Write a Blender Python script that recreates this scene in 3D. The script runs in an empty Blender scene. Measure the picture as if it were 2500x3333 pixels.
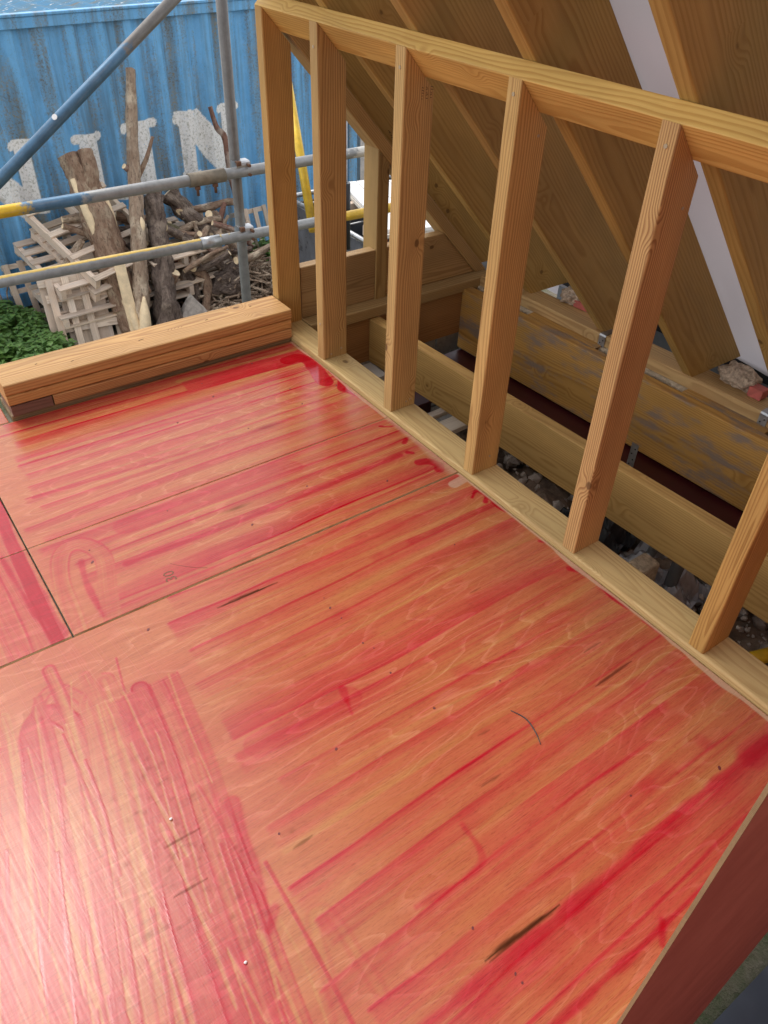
import bpy, bmesh, math, random
import numpy as np
from mathutils import Vector, Matrix, noise as mnoise
random.seed(7); rng = np.random.default_rng(7)
S = bpy.context.scene; COL = S.collection
R = math.radians

# ------------------------------------------------------------------ camera
cam = bpy.data.cameras.new('camera'); cam.sensor_fit = 'VERTICAL'; cam.sensor_height = 36.0
cam.lens = 27.45; cam.clip_start = 0.02; cam.clip_end = 500
camo = bpy.data.objects.new('camera', cam); COL.objects.link(camo)
camo.matrix_world = Matrix(((0.81411872, 0.35240689, -0.46154099, -1.2818),
                            (-0.57994895, 0.5337936, -0.61540525, -0.6466),
                            (0.02949457, 0.76868314, 0.63894937, 1.3484),
                            (0, 0, 0, 1)))
S.camera = camo
# ------------------------------------------------------------------ sky, sun, exposure
SUN_EL, SUN_AZ = R(60), R(-12)            # azimuth measured from +Y towards +X
w = bpy.data.worlds.new('World'); S.world = w; w.use_nodes = True
wn = w.node_tree; wn.nodes.clear()
sky = wn.nodes.new('ShaderNodeTexSky'); sky.sky_type = 'NISHITA'; sky.sun_disc = False
sky.sun_elevation = SUN_EL; sky.sun_rotation = SUN_AZ; sky.dust_density = 1.0; sky.air_density = 1.0
hs = wn.nodes.new('ShaderNodeHueSaturation'); hs.inputs['Saturation'].default_value = 0.22
bg = wn.nodes.new('ShaderNodeBackground'); bg.inputs['Strength'].default_value = 0.15
wo = wn.nodes.new('ShaderNodeOutputWorld')
wn.links.new(sky.outputs[0], hs.inputs['Color']); wn.links.new(hs.outputs[0], bg.inputs[0]); wn.links.new(bg.outputs[0], wo.inputs[0])
sl = bpy.data.lights.new('sun', 'SUN'); sl.energy = 0.5; sl.angle = R(17); sl.color = (1.0, 0.95, 0.87)
so = bpy.data.objects.new('sun', sl); COL.objects.link(so)
sd = Vector((math.sin(SUN_AZ) * math.cos(SUN_EL), math.cos(SUN_AZ) * math.cos(SUN_EL), math.sin(SUN_EL)))
so.rotation_euler = sd.to_track_quat('Z', 'Y').to_euler(); so.location = sd * 20
S.view_settings.view_transform = 'Standard'; S.view_settings.look = 'None'
S.view_settings.gamma = 1.0; S.view_settings.exposure = 1.33
S.render.engine = 'CYCLES'

# ------------------------------------------------------------------ node helpers
class NT:
    def __init__(s, name):
        s.m = bpy.data.materials.new(name); s.m.use_nodes = True
        s.t = s.m.node_tree; s.t.nodes.clear()
        s.out = s.t.nodes.new('ShaderNodeOutputMaterial')
    def n(s, typ, inp=None, out=0, **pr):
        nd = s.t.nodes.new('ShaderNode' + typ)
        for k, v in pr.items(): setattr(nd, k, v)
        for k, v in (inp or {}).items():
            sk = nd.inputs[k]
            if isinstance(v, bpy.types.NodeSocket): s.t.links.new(v, sk)
            else:
                if sk.type == 'RGBA' and hasattr(v, '__len__') and len(v) == 3: v = (*v, 1)
                sk.default_value = v
        return nd.outputs[out]
    def ma(s, op, a, b=0.0, c=0.0, clamp=False):
        return s.n('Math', {0: a, 1: b, 2: c}, operation=op, use_clamp=clamp)
    def vm(s, op, a, b=(0, 0, 0)):
        return s.n('VectorMath', {0: a, 1: b}, operation=op)
    def mix(s, f, a, b, bt='MIX'):
        return s.n('MixRGB', {0: f, 1: a, 2: b}, blend_type=bt)
    def noise(s, v, scale, detail=2.0, rough=0.5, out=0):
        return s.n('TexNoise', {'Vector': v, 'Scale': scale, 'Detail': detail, 'Roughness': rough}, out)
    def rng(s, v, a, b, c=0.0, d=1.0, smooth=False):
        return s.n('MapRange', {0: v, 1: a, 2: b, 3: c, 4: d}, interpolation_type='SMOOTHSTEP' if smooth else 'LINEAR')
    def bsdf(s, **kw):
        nd = s.t.nodes.new('ShaderNodeBsdfPrincipled')
        for k, v in kw.items():
            sk = nd.inputs[k.replace('_', ' ')]
            if isinstance(v, bpy.types.NodeSocket): s.t.links.new(v, sk)
            else:
                if sk.type == 'RGBA' and len(v) == 3: v = (*v, 1)
                sk.default_value = v
        return nd.outputs[0]
    def done(s, sh):
        s.t.links.new(sh, s.out.inputs[0]); return s.m
    def bump(s, h, strength=0.3, dist=0.002):
        return s.n('Bump', {'Height': h, 'Strength': strength, 'Distance': dist})

WSC = 1.02
def wood(name, early, late, freq=190., knots=0.5, fibre=0.25, var=0.25, grey=0.0, greycol=(.3, .28, .25), stain=None, rough=0.62, ringmix=0.8, flat=1.0):
    early = tuple(v * WSC for v in early); late = tuple(v * WSC for v in late)
    k = NT(name)
    tc = k.n('TexCoord', out=3)
    rnd = k.n('ObjectInfo', out=5)
    r2 = k.ma('FRACT', k.ma('MULTIPLY', rnd, 7.13)); r3 = k.ma('FRACT', k.ma('MULTIPLY', rnd, 23.7))
    off = k.n('CombineXYZ', {0: k.ma('MULTIPLY', rnd, 37.), 1: k.ma('MULTIPLY_ADD', r2, .10, -.05), 2: k.ma('MULTIPLY_ADD', r3, .06 * flat, .012)})
    p = k.vm('ADD', tc, off)
    # knots: stretched voronoi, only some cells
    pk = k.vm('MULTIPLY', p, (6.5, 9.5, 9.5))
    vd = k.n('TexVoronoi', {'Vector': pk, 'Scale': 1.0}, 0)
    vc = k.n('TexVoronoi', {'Vector': pk, 'Scale': 1.0}, 1)
    sel = k.ma('LESS_THAN', k.n('SeparateColor', {0: vc}), knots)
    vx = k.vm('MULTIPLY', p, (7.0, 9.0, 9.0))
    kn = k.ma('MULTIPLY', sel, k.rng(vd, 0.055, 0.095, 1.0, 0.0, True))
    halo = k.ma('MULTIPLY', sel, k.rng(vd, 0.04, 0.36, 1.0, 0.0, True))
    nz = k.noise(k.vm('MULTIPLY', p, (1.1, 7, 7)), 1.0, 3.0, 0.55, out=1)
    wob = k.vm('MULTIPLY', k.vm('SUBTRACT', nz, (.5, .5, .5)), (0, .05, .05))
    q = k.vm('ADD', p, wob)
    sx = k.n('SeparateXYZ', {0: q}, 1); sz = k.n('SeparateXYZ', {0: q}, 2)
    rr = k.ma('SQRT', k.ma('ADD', k.ma('MULTIPLY', sx, sx), k.ma('MULTIPLY', sz, sz)))
    rr = k.ma('ADD', rr, k.ma('MULTIPLY', halo, 0.018))
    ph = k.ma('MULTIPLY', rr, freq)
    fr = k.ma('FRACT', ph)
    ring = k.ma('MULTIPLY', k.rng(fr, 0.25, 0.8, 0, 1, True), k.rng(fr, 0.86, 0.99, 1, 0, True))
    amp = k.noise(k.vm('MULTIPLY', p, (.5, 14, 14)), 1.0, 2.0)
    ring = k.ma('MULTIPLY', ring, k.rng(amp, .3, .7, .5, 1.0))
    fib = k.noise(k.vm('MULTIPLY', p, (9, 420, 420)), 1.0, 3.0, 0.7)
    big = k.noise(k.vm('MULTIPLY', p, (2.2, 9, 9)), 1.0, 4.0, 0.6)
    col = k.mix(k.ma('MULTIPLY', ring, ringmix), early, late)
    col = k.mix(k.ma('MULTIPLY', k.rng(fib, .35, .75), fibre), col, late)
    col = k.mix(k.ma('MULTIPLY', halo, .22), col, late)
    col = k.mix(k.ma('MULTIPLY', kn, .75), col, (late[0] * .35, late[1] * .3, late[2] * .28))
    val = k.ma('ADD', k.rng(big, .3, .72, .80, 1.12), k.ma('MULTIPLY_ADD', r3, var, -var / 2))
    col = k.n('HueSaturation', {'Hue': k.ma('MULTIPLY_ADD', r2, .010, .497), 'Saturation': k.ma('MULTIPLY_ADD', rnd, .12, .97), 'Value': val, 'Color': col})
    if grey:
        g = k.noise(k.vm('MULTIPLY', p, (5, 16, 16)), 1.0, 6.0, .68)
        col = k.mix(k.ma('MULTIPLY', k.rng(g, .46, .64, 0, 1, True), grey), col, greycol)
    if stain:
        g2 = k.noise(k.vm('MULTIPLY', p, (3, 30, 30)), 1.0, 4.0, .7)
        col = k.mix(k.rng(g2, .5, .72, 0, .55, True), col, stain)
    nrm = k.bump(k.ma('ADD', k.ma('MULTIPLY', ring, -.6), k.ma('MULTIPLY', fib, .7)), .35, .0012)
    return k.done(k.bsdf(Base_Color=col, Roughness=k.rng(fib, .3, .7, rough - .08, rough + .12), Normal=nrm, Specular_IOR_Level=.35))

M = {}
M['stud'] = wood('softwood_stud', (.54, .335, .125), (.27, .135, .044), 165, .34, .30, ringmix=.95)
M['stud_side'] = M['stud']
M['plate'] = wood('softwood_plate', (.55, .38, .155), (.39, .23, .08), 210, .32, .25, rough=.6, var=.1)
M['top'] = wood('softwood_top_plate', (.64, .42, .15), (.43, .23, .07), 150, .30, .2, var=.05)
M['rafter'] = wood('softwood_rafter', (.46, .30, .11), (.31, .175, .056), 120, .36, .22, var=.12)
M['joist'] = wood('treated_joist', (.52, .34, .135), (.33, .185, .065), 150, .4, .22, var=.08)
M['trimmer'] = wood('weathered_trimmer', (.50, .295, .10), (.31, .16, .05), 130, .4, .25, grey=.85, greycol=(.20, .155, .125), var=.05)
M['gable'] = wood('treated_gable', (.44, .275, .115), (.265, .145, .055), 150, .35, .25)
M['rim'] = wood('dark_brown_rim', (.36, .185, .075), (.23, .105, .04), 120, .2, .25)  # rim timber in a darker brown than the joists
M['kerb'] = wood('douglas_kerb', (.54, .295, .105), (.31, .125, .04), 165, .4, .25, var=.08)
M['kerb_side'] = M['kerb']
M['dark'] = wood('dark_stained_offcut', (.20, .105, .075), (.12, .06, .045), 190, .2, .4)
M['strip'] = wood('weathered_packer', (.30, .20, .105), (.15, .09, .045), 220, .2, .5, stain=(.06, .03, .02))
M['pallet'] = wood('weathered_pallet', (.74, .59, .45), (.48, .35, .26), 160, .25, .4, var=.4, grey=.45, greycol=(.58, .51, .44))
M['ply_edge'] = wood('ply_edge', (.55, .38, .22), (.3, .18, .1), 600, .0, .4)
M['board'] = wood('pale_board', (.70, .65, .56), (.52, .45, .36), 150, .1, .3, var=.2)

def plain(name, col, rough=.6, metal=0., nscale=0, namt=.15, bump=0., spec=.5):
    k = NT(name)
    tc = k.n('TexCoord', out=3)
    if nscale:
        nz = k.noise(tc, nscale, 5.0, .62)
        v = k.rng(nz, .3, .7, 1 - namt, 1 + namt)
        c = k.n('HueSaturation', {'Value': v, 'Color': (*col, 1)})
        kw = dict(Base_Color=c, Roughness=k.rng(nz, .3, .7, max(.05, rough - .1), min(1, rough + .1)))
        if bump: kw['Normal'] = k.bump(nz, bump, .01)
    else: kw = dict(Base_Color=col, Roughness=rough)
    return k.done(k.bsdf(Metallic=metal, Specular_IOR_Level=spec, **kw))
M['steel'] = plain('galvanised', (.36, .36, .36), .42, .85, 30, .3)
M['rust'] = plain('rusty_bolt', (.14, .07, .04), .7, .4, 60, .4)
M['maroon'] = plain('red_oxide_steel', (.05, .006, .008), .4, 0, 6, .25)
M['mortar'] = plain('mortar', (.46, .37, .25), .95, 0, 60, .35, .9)
M['block'] = plain('concrete_block', (.27, .27, .27), .95, 0, 40, .3, .6)
M['soil'] = plain('soil', (.24, .18, .13), .98, 0, 14, .6, .9)
M['stone'] = plain('rubble_stone', (.42, .37, .32), .95, 0, 18, .4, .7)
M['brick'] = plain('red_brick', (.45, .11, .085), .85, 0, 40, .25, .4)
M['wool'] = plain('mineral_wool', (.46, .35, .25), 1, 0, 80, .5, 1.0)
M['black'] = plain('black_plastic', (.018, .019, .021), .42, 0, 12, .3, .2)
M['greyplastic'] = plain('grey_sheeting', (.10, .105, .115), .32, 0, 7, .45, .5)
M['foil'] = plain('foil_insulation', (.36, .36, .37), .5, .7, 14, .3, .5)
M['pipe'] = plain('grey_pipe', (.10, .10, .10), .45, 0, 10, .2)
M['orange'] = plain('orange_grip', (.75, .16, .05), .5)
M['yellow'] = plain('yellow_paint', (.70, .43, .02), .45, 0, 20, .25)
M['dpc'] = plain('grey_membrane', (.22, .24, .26), .55, 0, 9, .25)
M['leaf'] = plain('leaf_green', (.075, .14, .035), .55, 0, 9, .55)
M['stem'] = plain('plant_stem', (.10, .10, .04), .8)
M['pencil'] = plain('pencil_mark', (.20, .085, .05), .9)
M['stamp'] = plain('ink_stamp', (.10, .06, .035), .9)
M['nail'] = plain('nail_hole', (.13, .015, .015), .6)
M['plate_nail'] = plain('nail_head', (.45, .36, .24), .5, .4)
M['white'] = plain('white_speck', (.8, .78, .76), .6)
M['concrete'] = plain('concrete', (.38, .38, .36), .9, 0, 8, .2, .2)
M['palebrick'] = plain('pale_brick', (.62, .56, .50), .9, 0, 20, .2, .2)

# ------------------------------------------------------------------ object helpers
def link(o, parent=None):
    COL.objects.link(o)
    if parent is not None: o.parent = parent
    return o
def tag(o, label=None, cat=None, group=None, kind=None):
    for a, v in (('label', label), ('category', cat), ('group', group), ('kind', kind)):
        if v: o[a] = v
    return o
def thing(name, label, cat, loc=(0, 0, 0), group=None, kind=None):
    o = bpy.data.objects.new(name, None); o.empty_display_size = .1; o.location = loc; link(o)
    if kind: o['kind'] = kind
    return tag(o, label, cat, group)
def setw(o, mw, parent=None):
    link(o, parent)
    if parent is not None:
        pm = PW.get(parent.name, Matrix.Translation(parent.location))
        o.matrix_parent_inverse = Matrix.Identity(4)
        o.matrix_local = pm.inverted() @ mw
        PW[o.name] = mw
    else: o.matrix_world = mw; PW[o.name] = mw
    return o
PW = {}
def meshobj(name, verts, faces, mat, parent=None, mw=None, smooth=False, mats=None, fmat=None):
    me = bpy.data.meshes.new(name); me.from_pydata([tuple(v) for v in verts], [], faces); me.update()
    for m in ([mat] if mats is None else mats): me.materials.append(m)
    if fmat is not None: me.polygons.foreach_set('material_index', fmat)
    if smooth: me.polygons.foreach_set('use_smooth', [True] * len(me.polygons))
    return setw(bpy.data.objects.new(name, me), mw or Matrix.Identity(4), parent)
def frame(p0, d, up):
    x = Vector(d).normalized(); u = Vector(up); z = (u - u.dot(x) * x).normalized(); y = z.cross(x)
    return Matrix(((x.x, y.x, z.x, p0[0]), (x.y, y.y, z.y, p0[1]), (x.z, y.z, z.z, p0[2]), (0, 0, 0, 1)))
def section(w, h, r=.003, seg=2):
    pts = []
    for cx, cz, a0 in ((w / 2 - r, h / 2 - r, 0), (-w / 2 + r, h / 2 - r, 90), (-w / 2 + r, -h / 2 + r, 180), (w / 2 - r, -h / 2 + r, 270)):
        for i in range(seg + 1):
            a = R(a0 + 90 * i / seg); pts.append((cx + r * math.cos(a), cz + r * math.sin(a)))
    return pts
def timber(name, p0, p1, w, h, up, mat, parent=None, r=.003, c0=(0, 0), c1=(0, 0), bow=0., seg=2, n=1):
    """board from p0 to p1 (centre line), w across, h along up; c0/c1 shear the ends."""
    p0 = Vector(p0); p1 = Vector(p1); L = (p1 - p0).length
    sec = section(w, h, r, seg); m = len(sec); vs = []; fs = []
    for i in range(n + 1):
        t = i / n
        for (y, z) in sec:
            x = t * L + (1 - t) * (c0[0] * y + c0[1] * z) + t * (c1[0] * y + c1[1] * z)
            vs.append((x, y + bow * math.sin(math.pi * t), z))
    for i in range(n):
        for j in range(m):
            a, b = i * m + j, i * m + (j + 1) % m
            fs.append((a, b, b + m, a + m))
    fs.append(tuple(range(m - 1, -1, -1))); fs.append(tuple(n * m + j for j in range(m)))
    return meshobj(name, vs, fs, mat, parent, frame(p0, p1 - p0, up))
def boxo(name, c, sz, mat, parent=None, r=.004, rz=0):
    d = Vector((math.cos(rz), math.sin(rz), 0)) * sz[0] / 2; c = Vector(c)
    return timber(name, c - d, c + d, sz[1], sz[2], (0, 0, 1), mat, parent, r=r)
def resample(pts, n):
    P = np.array(pts, float); t = np.linspace(0, 1, len(P)); tt = np.linspace(0, 1, n)
    if len(P) > 2:
        out = []
        for u in tt:           # Catmull-Rom through the points
            f = u * (len(P) - 1); i = min(int(f), len(P) - 2); s = f - i
            a, b, c, d = P[max(i - 1, 0)], P[i], P[i + 1], P[min(i + 2, len(P) - 1)]
            out.append(.5 * ((2 * b) + (c - a) * s + (2 * a - 5 * b + 4 * c - d) * s * s + (3 * b - a - 3 * c + d) * s ** 3))
        return np.array(out)
    return np.array([[np.interp(u, t, P[:, k]) for k in range(P.shape[1])] for u in tt])
def tube(name, pts, mat, parent=None, n=2, seg=16, rough=0., lump=0., mats=None, seed=0, taper=True):
    """pts: (x,y,z,r). Mesh in local frame along the first segment direction."""
    g = np.random.default_rng(seed)
    Q = resample(pts, n) if n > 2 or len(pts) > 2 else np.array(pts, float)
    p0 = Vector(Q[0, :3]); p1 = Vector(Q[-1, :3]); up = Vector((0, 0, 1)) if abs((p1 - p0).normalized().z) < .9 else Vector((0, 1, 0))
    F = frame(p0, p1 - p0, up); inv = F.inverted()
    L = [inv @ Vector(q[:3]) for q in Q]; vs = []; fs = []
    ph = g.uniform(0, 6.28, 6); ns = len(L)
    for i, c in enumerate(L):
        a = L[max(i - 1, 0)]; b = L[min(i + 1, ns - 1)]; t = (b - a).normalized()
        z = (Vector((0, 0, 1)) - t.z * t).normalized(); y = z.cross(t)
        for j in range(seg):
            an = 2 * math.pi * j / seg
            rr = float(Q[i, 3]) * (1 + 2.6 * lump * (mnoise.noise(Vector((c.x * 5 + ph[2], math.cos(an) * 1.3, math.sin(an) * 1.3))) + .6 * mnoise.noise(Vector((c.x * 16 + ph[3], math.cos(an) * 3.1, math.sin(an) * 3.1)))) + lump * (math.sin(2 * an + ph[0] + i * .5) * .6 + math.sin(3 * an + ph[1] - i * .31) * .5) + rough * float(g.normal()))
            vs.append(c + rr * (math.cos(an) * y + math.sin(an) * z))
    for i in range(ns - 1):
        for j in range(seg):
            a, b = i * seg + j, i * seg + (j + 1) % seg
            fs.append((a, b, b + seg, a + seg))
    fs.append(tuple(range(seg - 1, -1, -1))); fs.append(tuple((ns - 1) * seg + j for j in range(seg)))
    o = meshobj(name, vs, fs, mat, parent, F, mats=mats)
    me = o.data; sm = [True] * len(me.polygons); sm[-1] = sm[-2] = False; me.polygons.foreach_set('use_smooth', sm)
    if mats:
        me.polygons[len(me.polygons) - 1].material_index = 1; me.polygons[len(me.polygons) - 2].material_index = 1
    return o
def disc(name, c, r, mat, parent, nrm=(0, 0, 1), sx=1.0, seg=8, th=.0008):
    F = frame(c, Vector(nrm).orthogonal(), nrm); vs = []
    for z in (-.002, th):
        for j in range(seg):
            a = 2 * math.pi * j / seg; vs.append((r * sx * math.cos(a), r * math.sin(a), z))
    fs = [tuple(range(seg, 2 * seg))] + [(j, (j + 1) % seg, seg + (j + 1) % seg, seg + j) for j in range(seg)]
    return meshobj(name, vs, fs, mat, parent, F)

# ------------------------------------------------------------------ geometry constants (metres; z = 0 is the top of the sole plate)
ZD = -.018; GZ = -2.15
PIT = R(47); SN, CS = math.sin(PIT), math.cos(PIT); H = 1.015
RD = CS * H + .045                         # rafter underside plane: SN*x + CS*z = RD
SY = [1.757, 1.447, 1.047, .647, .247, -.153, -.553]
SWD, SDP = .042, .096

# ------------------------------------------------------------------ ground
def ground_material():
    k = NT('ground_soil'); tc = k.n('TexCoord', out=3)
    a = k.noise(tc, 1.2, 6, .6); b = k.noise(tc, 30, 5, .7)
    c = k.mix(k.rng(a, .42, .58), (.16, .125, .085), (.065, .085, .03))
    c = k.mix(k.rng(b, .4, .7, 0, .6), c, (.22, .18, .13))
    return k.done(k.bsdf(Base_Color=c, Roughness=.97, Normal=k.bump(b, .8, .03)))
n = 40; gv = []; gf = []
for i in range(n + 1):
    for j in range(n + 1):
        u = (i / n - .5) * 2; v = (j / n - .5) * 2
        gv.append((160 * u * abs(u), 160 * v * abs(v), 0))
for i in range(n):
    for j in range(n):
        a = i * (n + 1) + j; gf.append((a, a + n + 1, a + n + 2, a + 1))
g = meshobj('ground', gv, gf, ground_material(), mw=Matrix.Translation((0, 0, GZ)))
g['kind'] = 'structure'

# ------------------------------------------------------------------ stud wall
wall = thing('stud_wall', 'open stud wall of new softwood with sloping top plate beside the red deck', 'stud wall', (0, 0, ZD))
# sole plate: front edge at x = -.004, rounded
timber('sole_plate', (.047, 1.86, -.0225), (.047, -1.05, -.0225), .102, .045, (0, 0, 1), M['plate'], wall, r=.006, seg=3)
tg = SN / CS
for i, y in enumerate(SY):
    yc = y + SWD / 2
    # local X runs up, local Z towards +x ; top cut follows the roof pitch
    o = timber('stud', (SDP / 2, yc, .0005), (SDP / 2, yc, H - tg * SDP / 2), SWD, SDP, (1, 0, 0), M['stud'], wall, r=.004, c1=(0, -tg), seg=3)
# sloping top plate: 95 x 45 laid in the plane of the roof
mid = Vector((SDP * CS / 2 * .995, 0, H - SDP * SN / 2)) + Vector((SN, 0, CS)) * .023
timber('top_plate', (mid.x, 1.80, mid.z), (mid.x, -1.05, mid.z), .095, .044, (SN, 0, CS), M['top'], wall, r=.003)
# nail heads on the faces
for (i, x, z) in [(1, -.0, .955), (3, 0, .985), (4, 0, .975), (2, 0, .97), (1, .0, .13)]:
    disc('nail_head', (-.0006, SY[i] + .02, z), .0042, M['plate_nail'], wall, (-1, 0, 0))
for (i, x, z) in [(1, .072, .028), (1, .03, .016), (2, .06, .02), (3, .06, .045), (4, .07, .86), (3, .07, .9), (2, .075, .025)]:
    disc('nail_head', (x, SY[i] - .0006, z), .0035, M['plate_nail'], wall, (0, -1, 0))
# ink stamp on the third stud: rows of small strokes
for rrow in range(3):
    for q in range(5):
        zc = .925 - q * .0065; xc = .055 + rrow * .014
        timber('ink_stroke', (xc, SY[2] - .0004, zc), (xc + random.uniform(.003, .009), SY[2] - .0004, zc + random.uniform(-.003, .003)), .0009, .0013, (0, 0, 1), M['stamp'], wall, r=.0003, seg=1)

# ------------------------------------------------------------------ kerb of stacked timbers across the far end
kerb = thing('timber_kerb', 'stack of three planed orange timbers closing the far end of the deck', 'timber kerb', (-.5, 1.73, ZD))
kx0, kx1 = -1.0, -.006; ky = 1.7285
for i, (z0, z1, dx) in enumerate([(-.0035, .0325, .003), (.0347, .0695, .001), (.0717, .108, 0)]):
    xa = kx0 + dx * 1.5
    if i == 0:
        timber('kerb_timber', (kx1 - .001, ky + .001, (z0 + z1) / 2), (kx0 + .132, ky + .001, (z0 + z1) / 2), .142, z1 - z0, (0, 0, 1), M['kerb'], kerb, r=.0055)
        o = timber('offcut', (kx0 + .128, ky + .002, (z0 + z1) / 2), (xa, ky + .002, (z0 + z1) / 2), .14, z1 - z0 - .001, (0, 0, 1), M['dark'], kerb, r=.002)
        o['label'] = 'short dark stained offcut filling the bottom row'
    else:
        timber('kerb_timber', (kx1 + (.001 if i == 2 else 0), ky, (z0 + z1) / 2), (xa, ky, (z0 + z1) / 2), (.1405 if i == 1 else .145), z1 - z0, (0, 0, 1), M['kerb'], kerb, r=.0055)
timber('packer', (-.008, 1.735, -.018), (-1.0, 1.735, -.018), .136, .028, (0, 0, 1), M['strip'], kerb, r=.002)
for (x, y, s) in [(-.55, 1.72, .018), (-.30, 1.74, .010), (-.12, 1.755, .008), (-.78, 1.70, .008), (-.88, 1.74, .007)]:
    timber('gouge', (x, y, .1082), (x + s, y + .002, .1082), .003, .001, (0, 0, 1), M['stamp'], kerb, r=.0003, seg=1)
for q in range(5):
    x = -.44 + q * .012
    timber('ink_stroke', (x, 1.735, .1082), (x + .006, 1.742 + random.uniform(-.002, .004), .1082), .0012, .0008, (0, 0, 1), M['pencil'], kerb, r=.0002, seg=1)

# ------------------------------------------------------------------ roof: rafters, underlay, ridge
n_ = Vector((SN, 0, CS)); dn = Vector((CS, 0, -SN)); RDEP = .206
XR = -.42  # unseen upper end of the roof, shortened so more light reaches the deck
def on_under(x, off=0.0):
    z = (RD - SN * x) / CS
    return Vector((x, 0, z)) + n_ * off
roof = thing('roof', 'pitched roof with deep softwood rafters under pale breathable underlay', 'roof', (1.03, .6, .012))
RY = [1.447, 1.047, .647, .247, -.153, -.553, -.953]
seat = .012
for y in RY + [1.80]:
    w_ = SWD
    a = on_under(XR, RDEP / 2 + .0005); xs = (RD + SN * 0 + RDEP / 2 - CS * seat) / SN      # centre line meets the seat height
    b = Vector((xs, 0, seat))
    yy = y + w_ / 2
    # horizontal seat cut: along-slope coordinate grows with local z
    timber('rafter', (a.x, yy, a.z), (b.x, yy, b.z), w_, RDEP, n_, M['rafter'], roof, r=.003, c1=(0, CS / SN))
def membrane_material():
    k = NT('roof_underlay'); tc = k.n('TexCoord', out=3)
    nz = k.noise(tc, 900, 2, .5); f = k.noise(k.vm('MULTIPLY', tc, (5, 1.2, 1)), 1.4, 3, .5)
    c = k.mix(k.rng(nz, .3, .7, 0, .35), (.52, .485, .50), (.42, .385, .40))
    d = k.n('BsdfDiffuse', {'Color': c}); t = k.n('BsdfTranslucent', {'Color': c})
    return k.done(k.n('MixShader', {0: .30, 1: d, 2: t}))
nu, nv = 90, 70; vs = []; fs = []
for i in range(nu + 1):
    for j in range(nv + 1):
        t = i / nu; y = -1.0 + 2.88 * j / nv
        x0 = XR + t * (1.34 - XR)
        p = on_under(x0, RDEP + .006)
        sag = -.010 * max(0, math.sin(math.pi * ((y - .247 - .042) % .4) / .358)) if ((y - .247 - .042) % .4) < .358 else 0
        wr = .007 * math.sin(24 * t + 3 * math.sin(5 * y) + 6 * y) + .004 * math.sin(53 * t + 11 * y) + .006 * mnoise.noise(Vector((9 * t, 5 * y, 0)))
        if ((y - .247) % .4) < .042: sag, wr = .0015, 0
        p = p + n_ * (sag + max(wr, -.012) * .8 + .003)
        vs.append((p.x, y, p.z))
for i in range(nu):
    for j in range(nv):
        a = i * (nv + 1) + j; fs.append((a, a + 1, a + nv + 2, a + nv + 1))
o = meshobj('underlay', vs, fs, membrane_material(), roof, smooth=True)
rp = on_under(XR, RDEP / 2)
timber('ridge_board', (rp.x - .024, 1.88, rp.z), (rp.x - .024, -1.05, rp.z), .045, .24, (0, 0, 1), M['rafter'], roof)
# stamps on the far rafter faces
for (x, off, yy) in [(.47, .05, 1.80), (.62, .03, 1.80), (.72, .025, 1.80)]:
    for q in range(6):
        p = on_under(x + .006 * q, off - .002 * q)
        timber('ink_stroke', (p.x, yy - .0008, p.z), (p.x + .008, yy - .0008, p.z + random.uniform(-.008, .002)), .001, .002, (0, 0, 1), M['stamp'], roof, r=.0003, seg=1)

# ------------------------------------------------------------------ gable panel at the far end
gab = thing('gable_frame', 'small triangular gable frame with raking plate at the far end of the rafters', 'timber frame', (.5, 1.75, -.045))
timber('gable_sole', (.1, 1.7475, -.0222), (.995, 1.7475, -.0222), .095, .0445, (0, 0, 1), M['gable'], gab, r=.004, c1=(0, 1))
a = on_under(.085, -.0085); b = on_under(1.03, -.0085); zt = .001
bx = (RD - .0085 - CS * zt) / SN
timber('raking_plate', (a.x, 1.805, a.z), (bx, 1.805, zt), .096, .046, n_, M['gable'], gab, r=.004, c1=(0, CS / SN))
xb = .4635
zp = lambda x: (RD - .0085 - .0235 - SN * x) / CS
timber('gable_stud', (xb, 1.805, .0005), (xb, 1.805, zp(xb)), .093, .052, (1, 0, 0), M['gable'], gab, r=.004, c1=(0, -tg))
timber('infill_board', (.103, 1.787, .1005), (.4365, 1.787, .1005), .044, .2, (0, 0, 1), M['gable'], gab, r=.004)
xc = (RD - .0085 - .025 - CS * .1005) / SN
timber('infill_board', (.4905, 1.787, .1005), (xc, 1.787, .1005), .044, .2, (0, 0, 1), M['gable'], gab, r=.004, c1=(0, -CS / SN))

# ------------------------------------------------------------------ floor framing beyond the wall
SK = -.05                                   # slight skew of the old framing
def along(x, y0=1.2): return lambda y: x + SK * (y - y0)
fl = thing('floor_framing', 'exposed floor joists and trimmers behind the stud wall', 'joists', (.5, .5, -.235))
fx = along(.425)
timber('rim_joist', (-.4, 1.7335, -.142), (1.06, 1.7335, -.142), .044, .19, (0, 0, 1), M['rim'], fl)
o = timber('joist', (fx(1.71), 1.71, -.1415), (fx(-1.2), -1.2, -.1415), .046, .19, (0, 0, 1), M['joist'], fl, r=.004)
o['label'] = 'pale treated joist just behind the sole plate'
fx2 = along(.906)
o = timber('trimmer', (fx2(1.71), 1.71, -.168), (fx2(-1.2), -1.2, -.168), .046, .274, (0, 0, 1), M['trimmer'], fl, r=.004)
o['label'] = 'weathered trimmer with grey stains'
fx0 = along(.03)
timber('joist', (.03, 1.71, -.139), (.03, -1.2, -.139), .046, .186, (0, 0, 1), M['joist'], fl, r=.004)
for xx in (-.4, -.8, -1.2, -1.6):
    timber('joist', (xx, 1.70, -.1305), (xx, -.555, -.1305), .046, .186, (0, 0, 1), M['joist'], fl, r=.004)
fx3 = along(.952)
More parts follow.
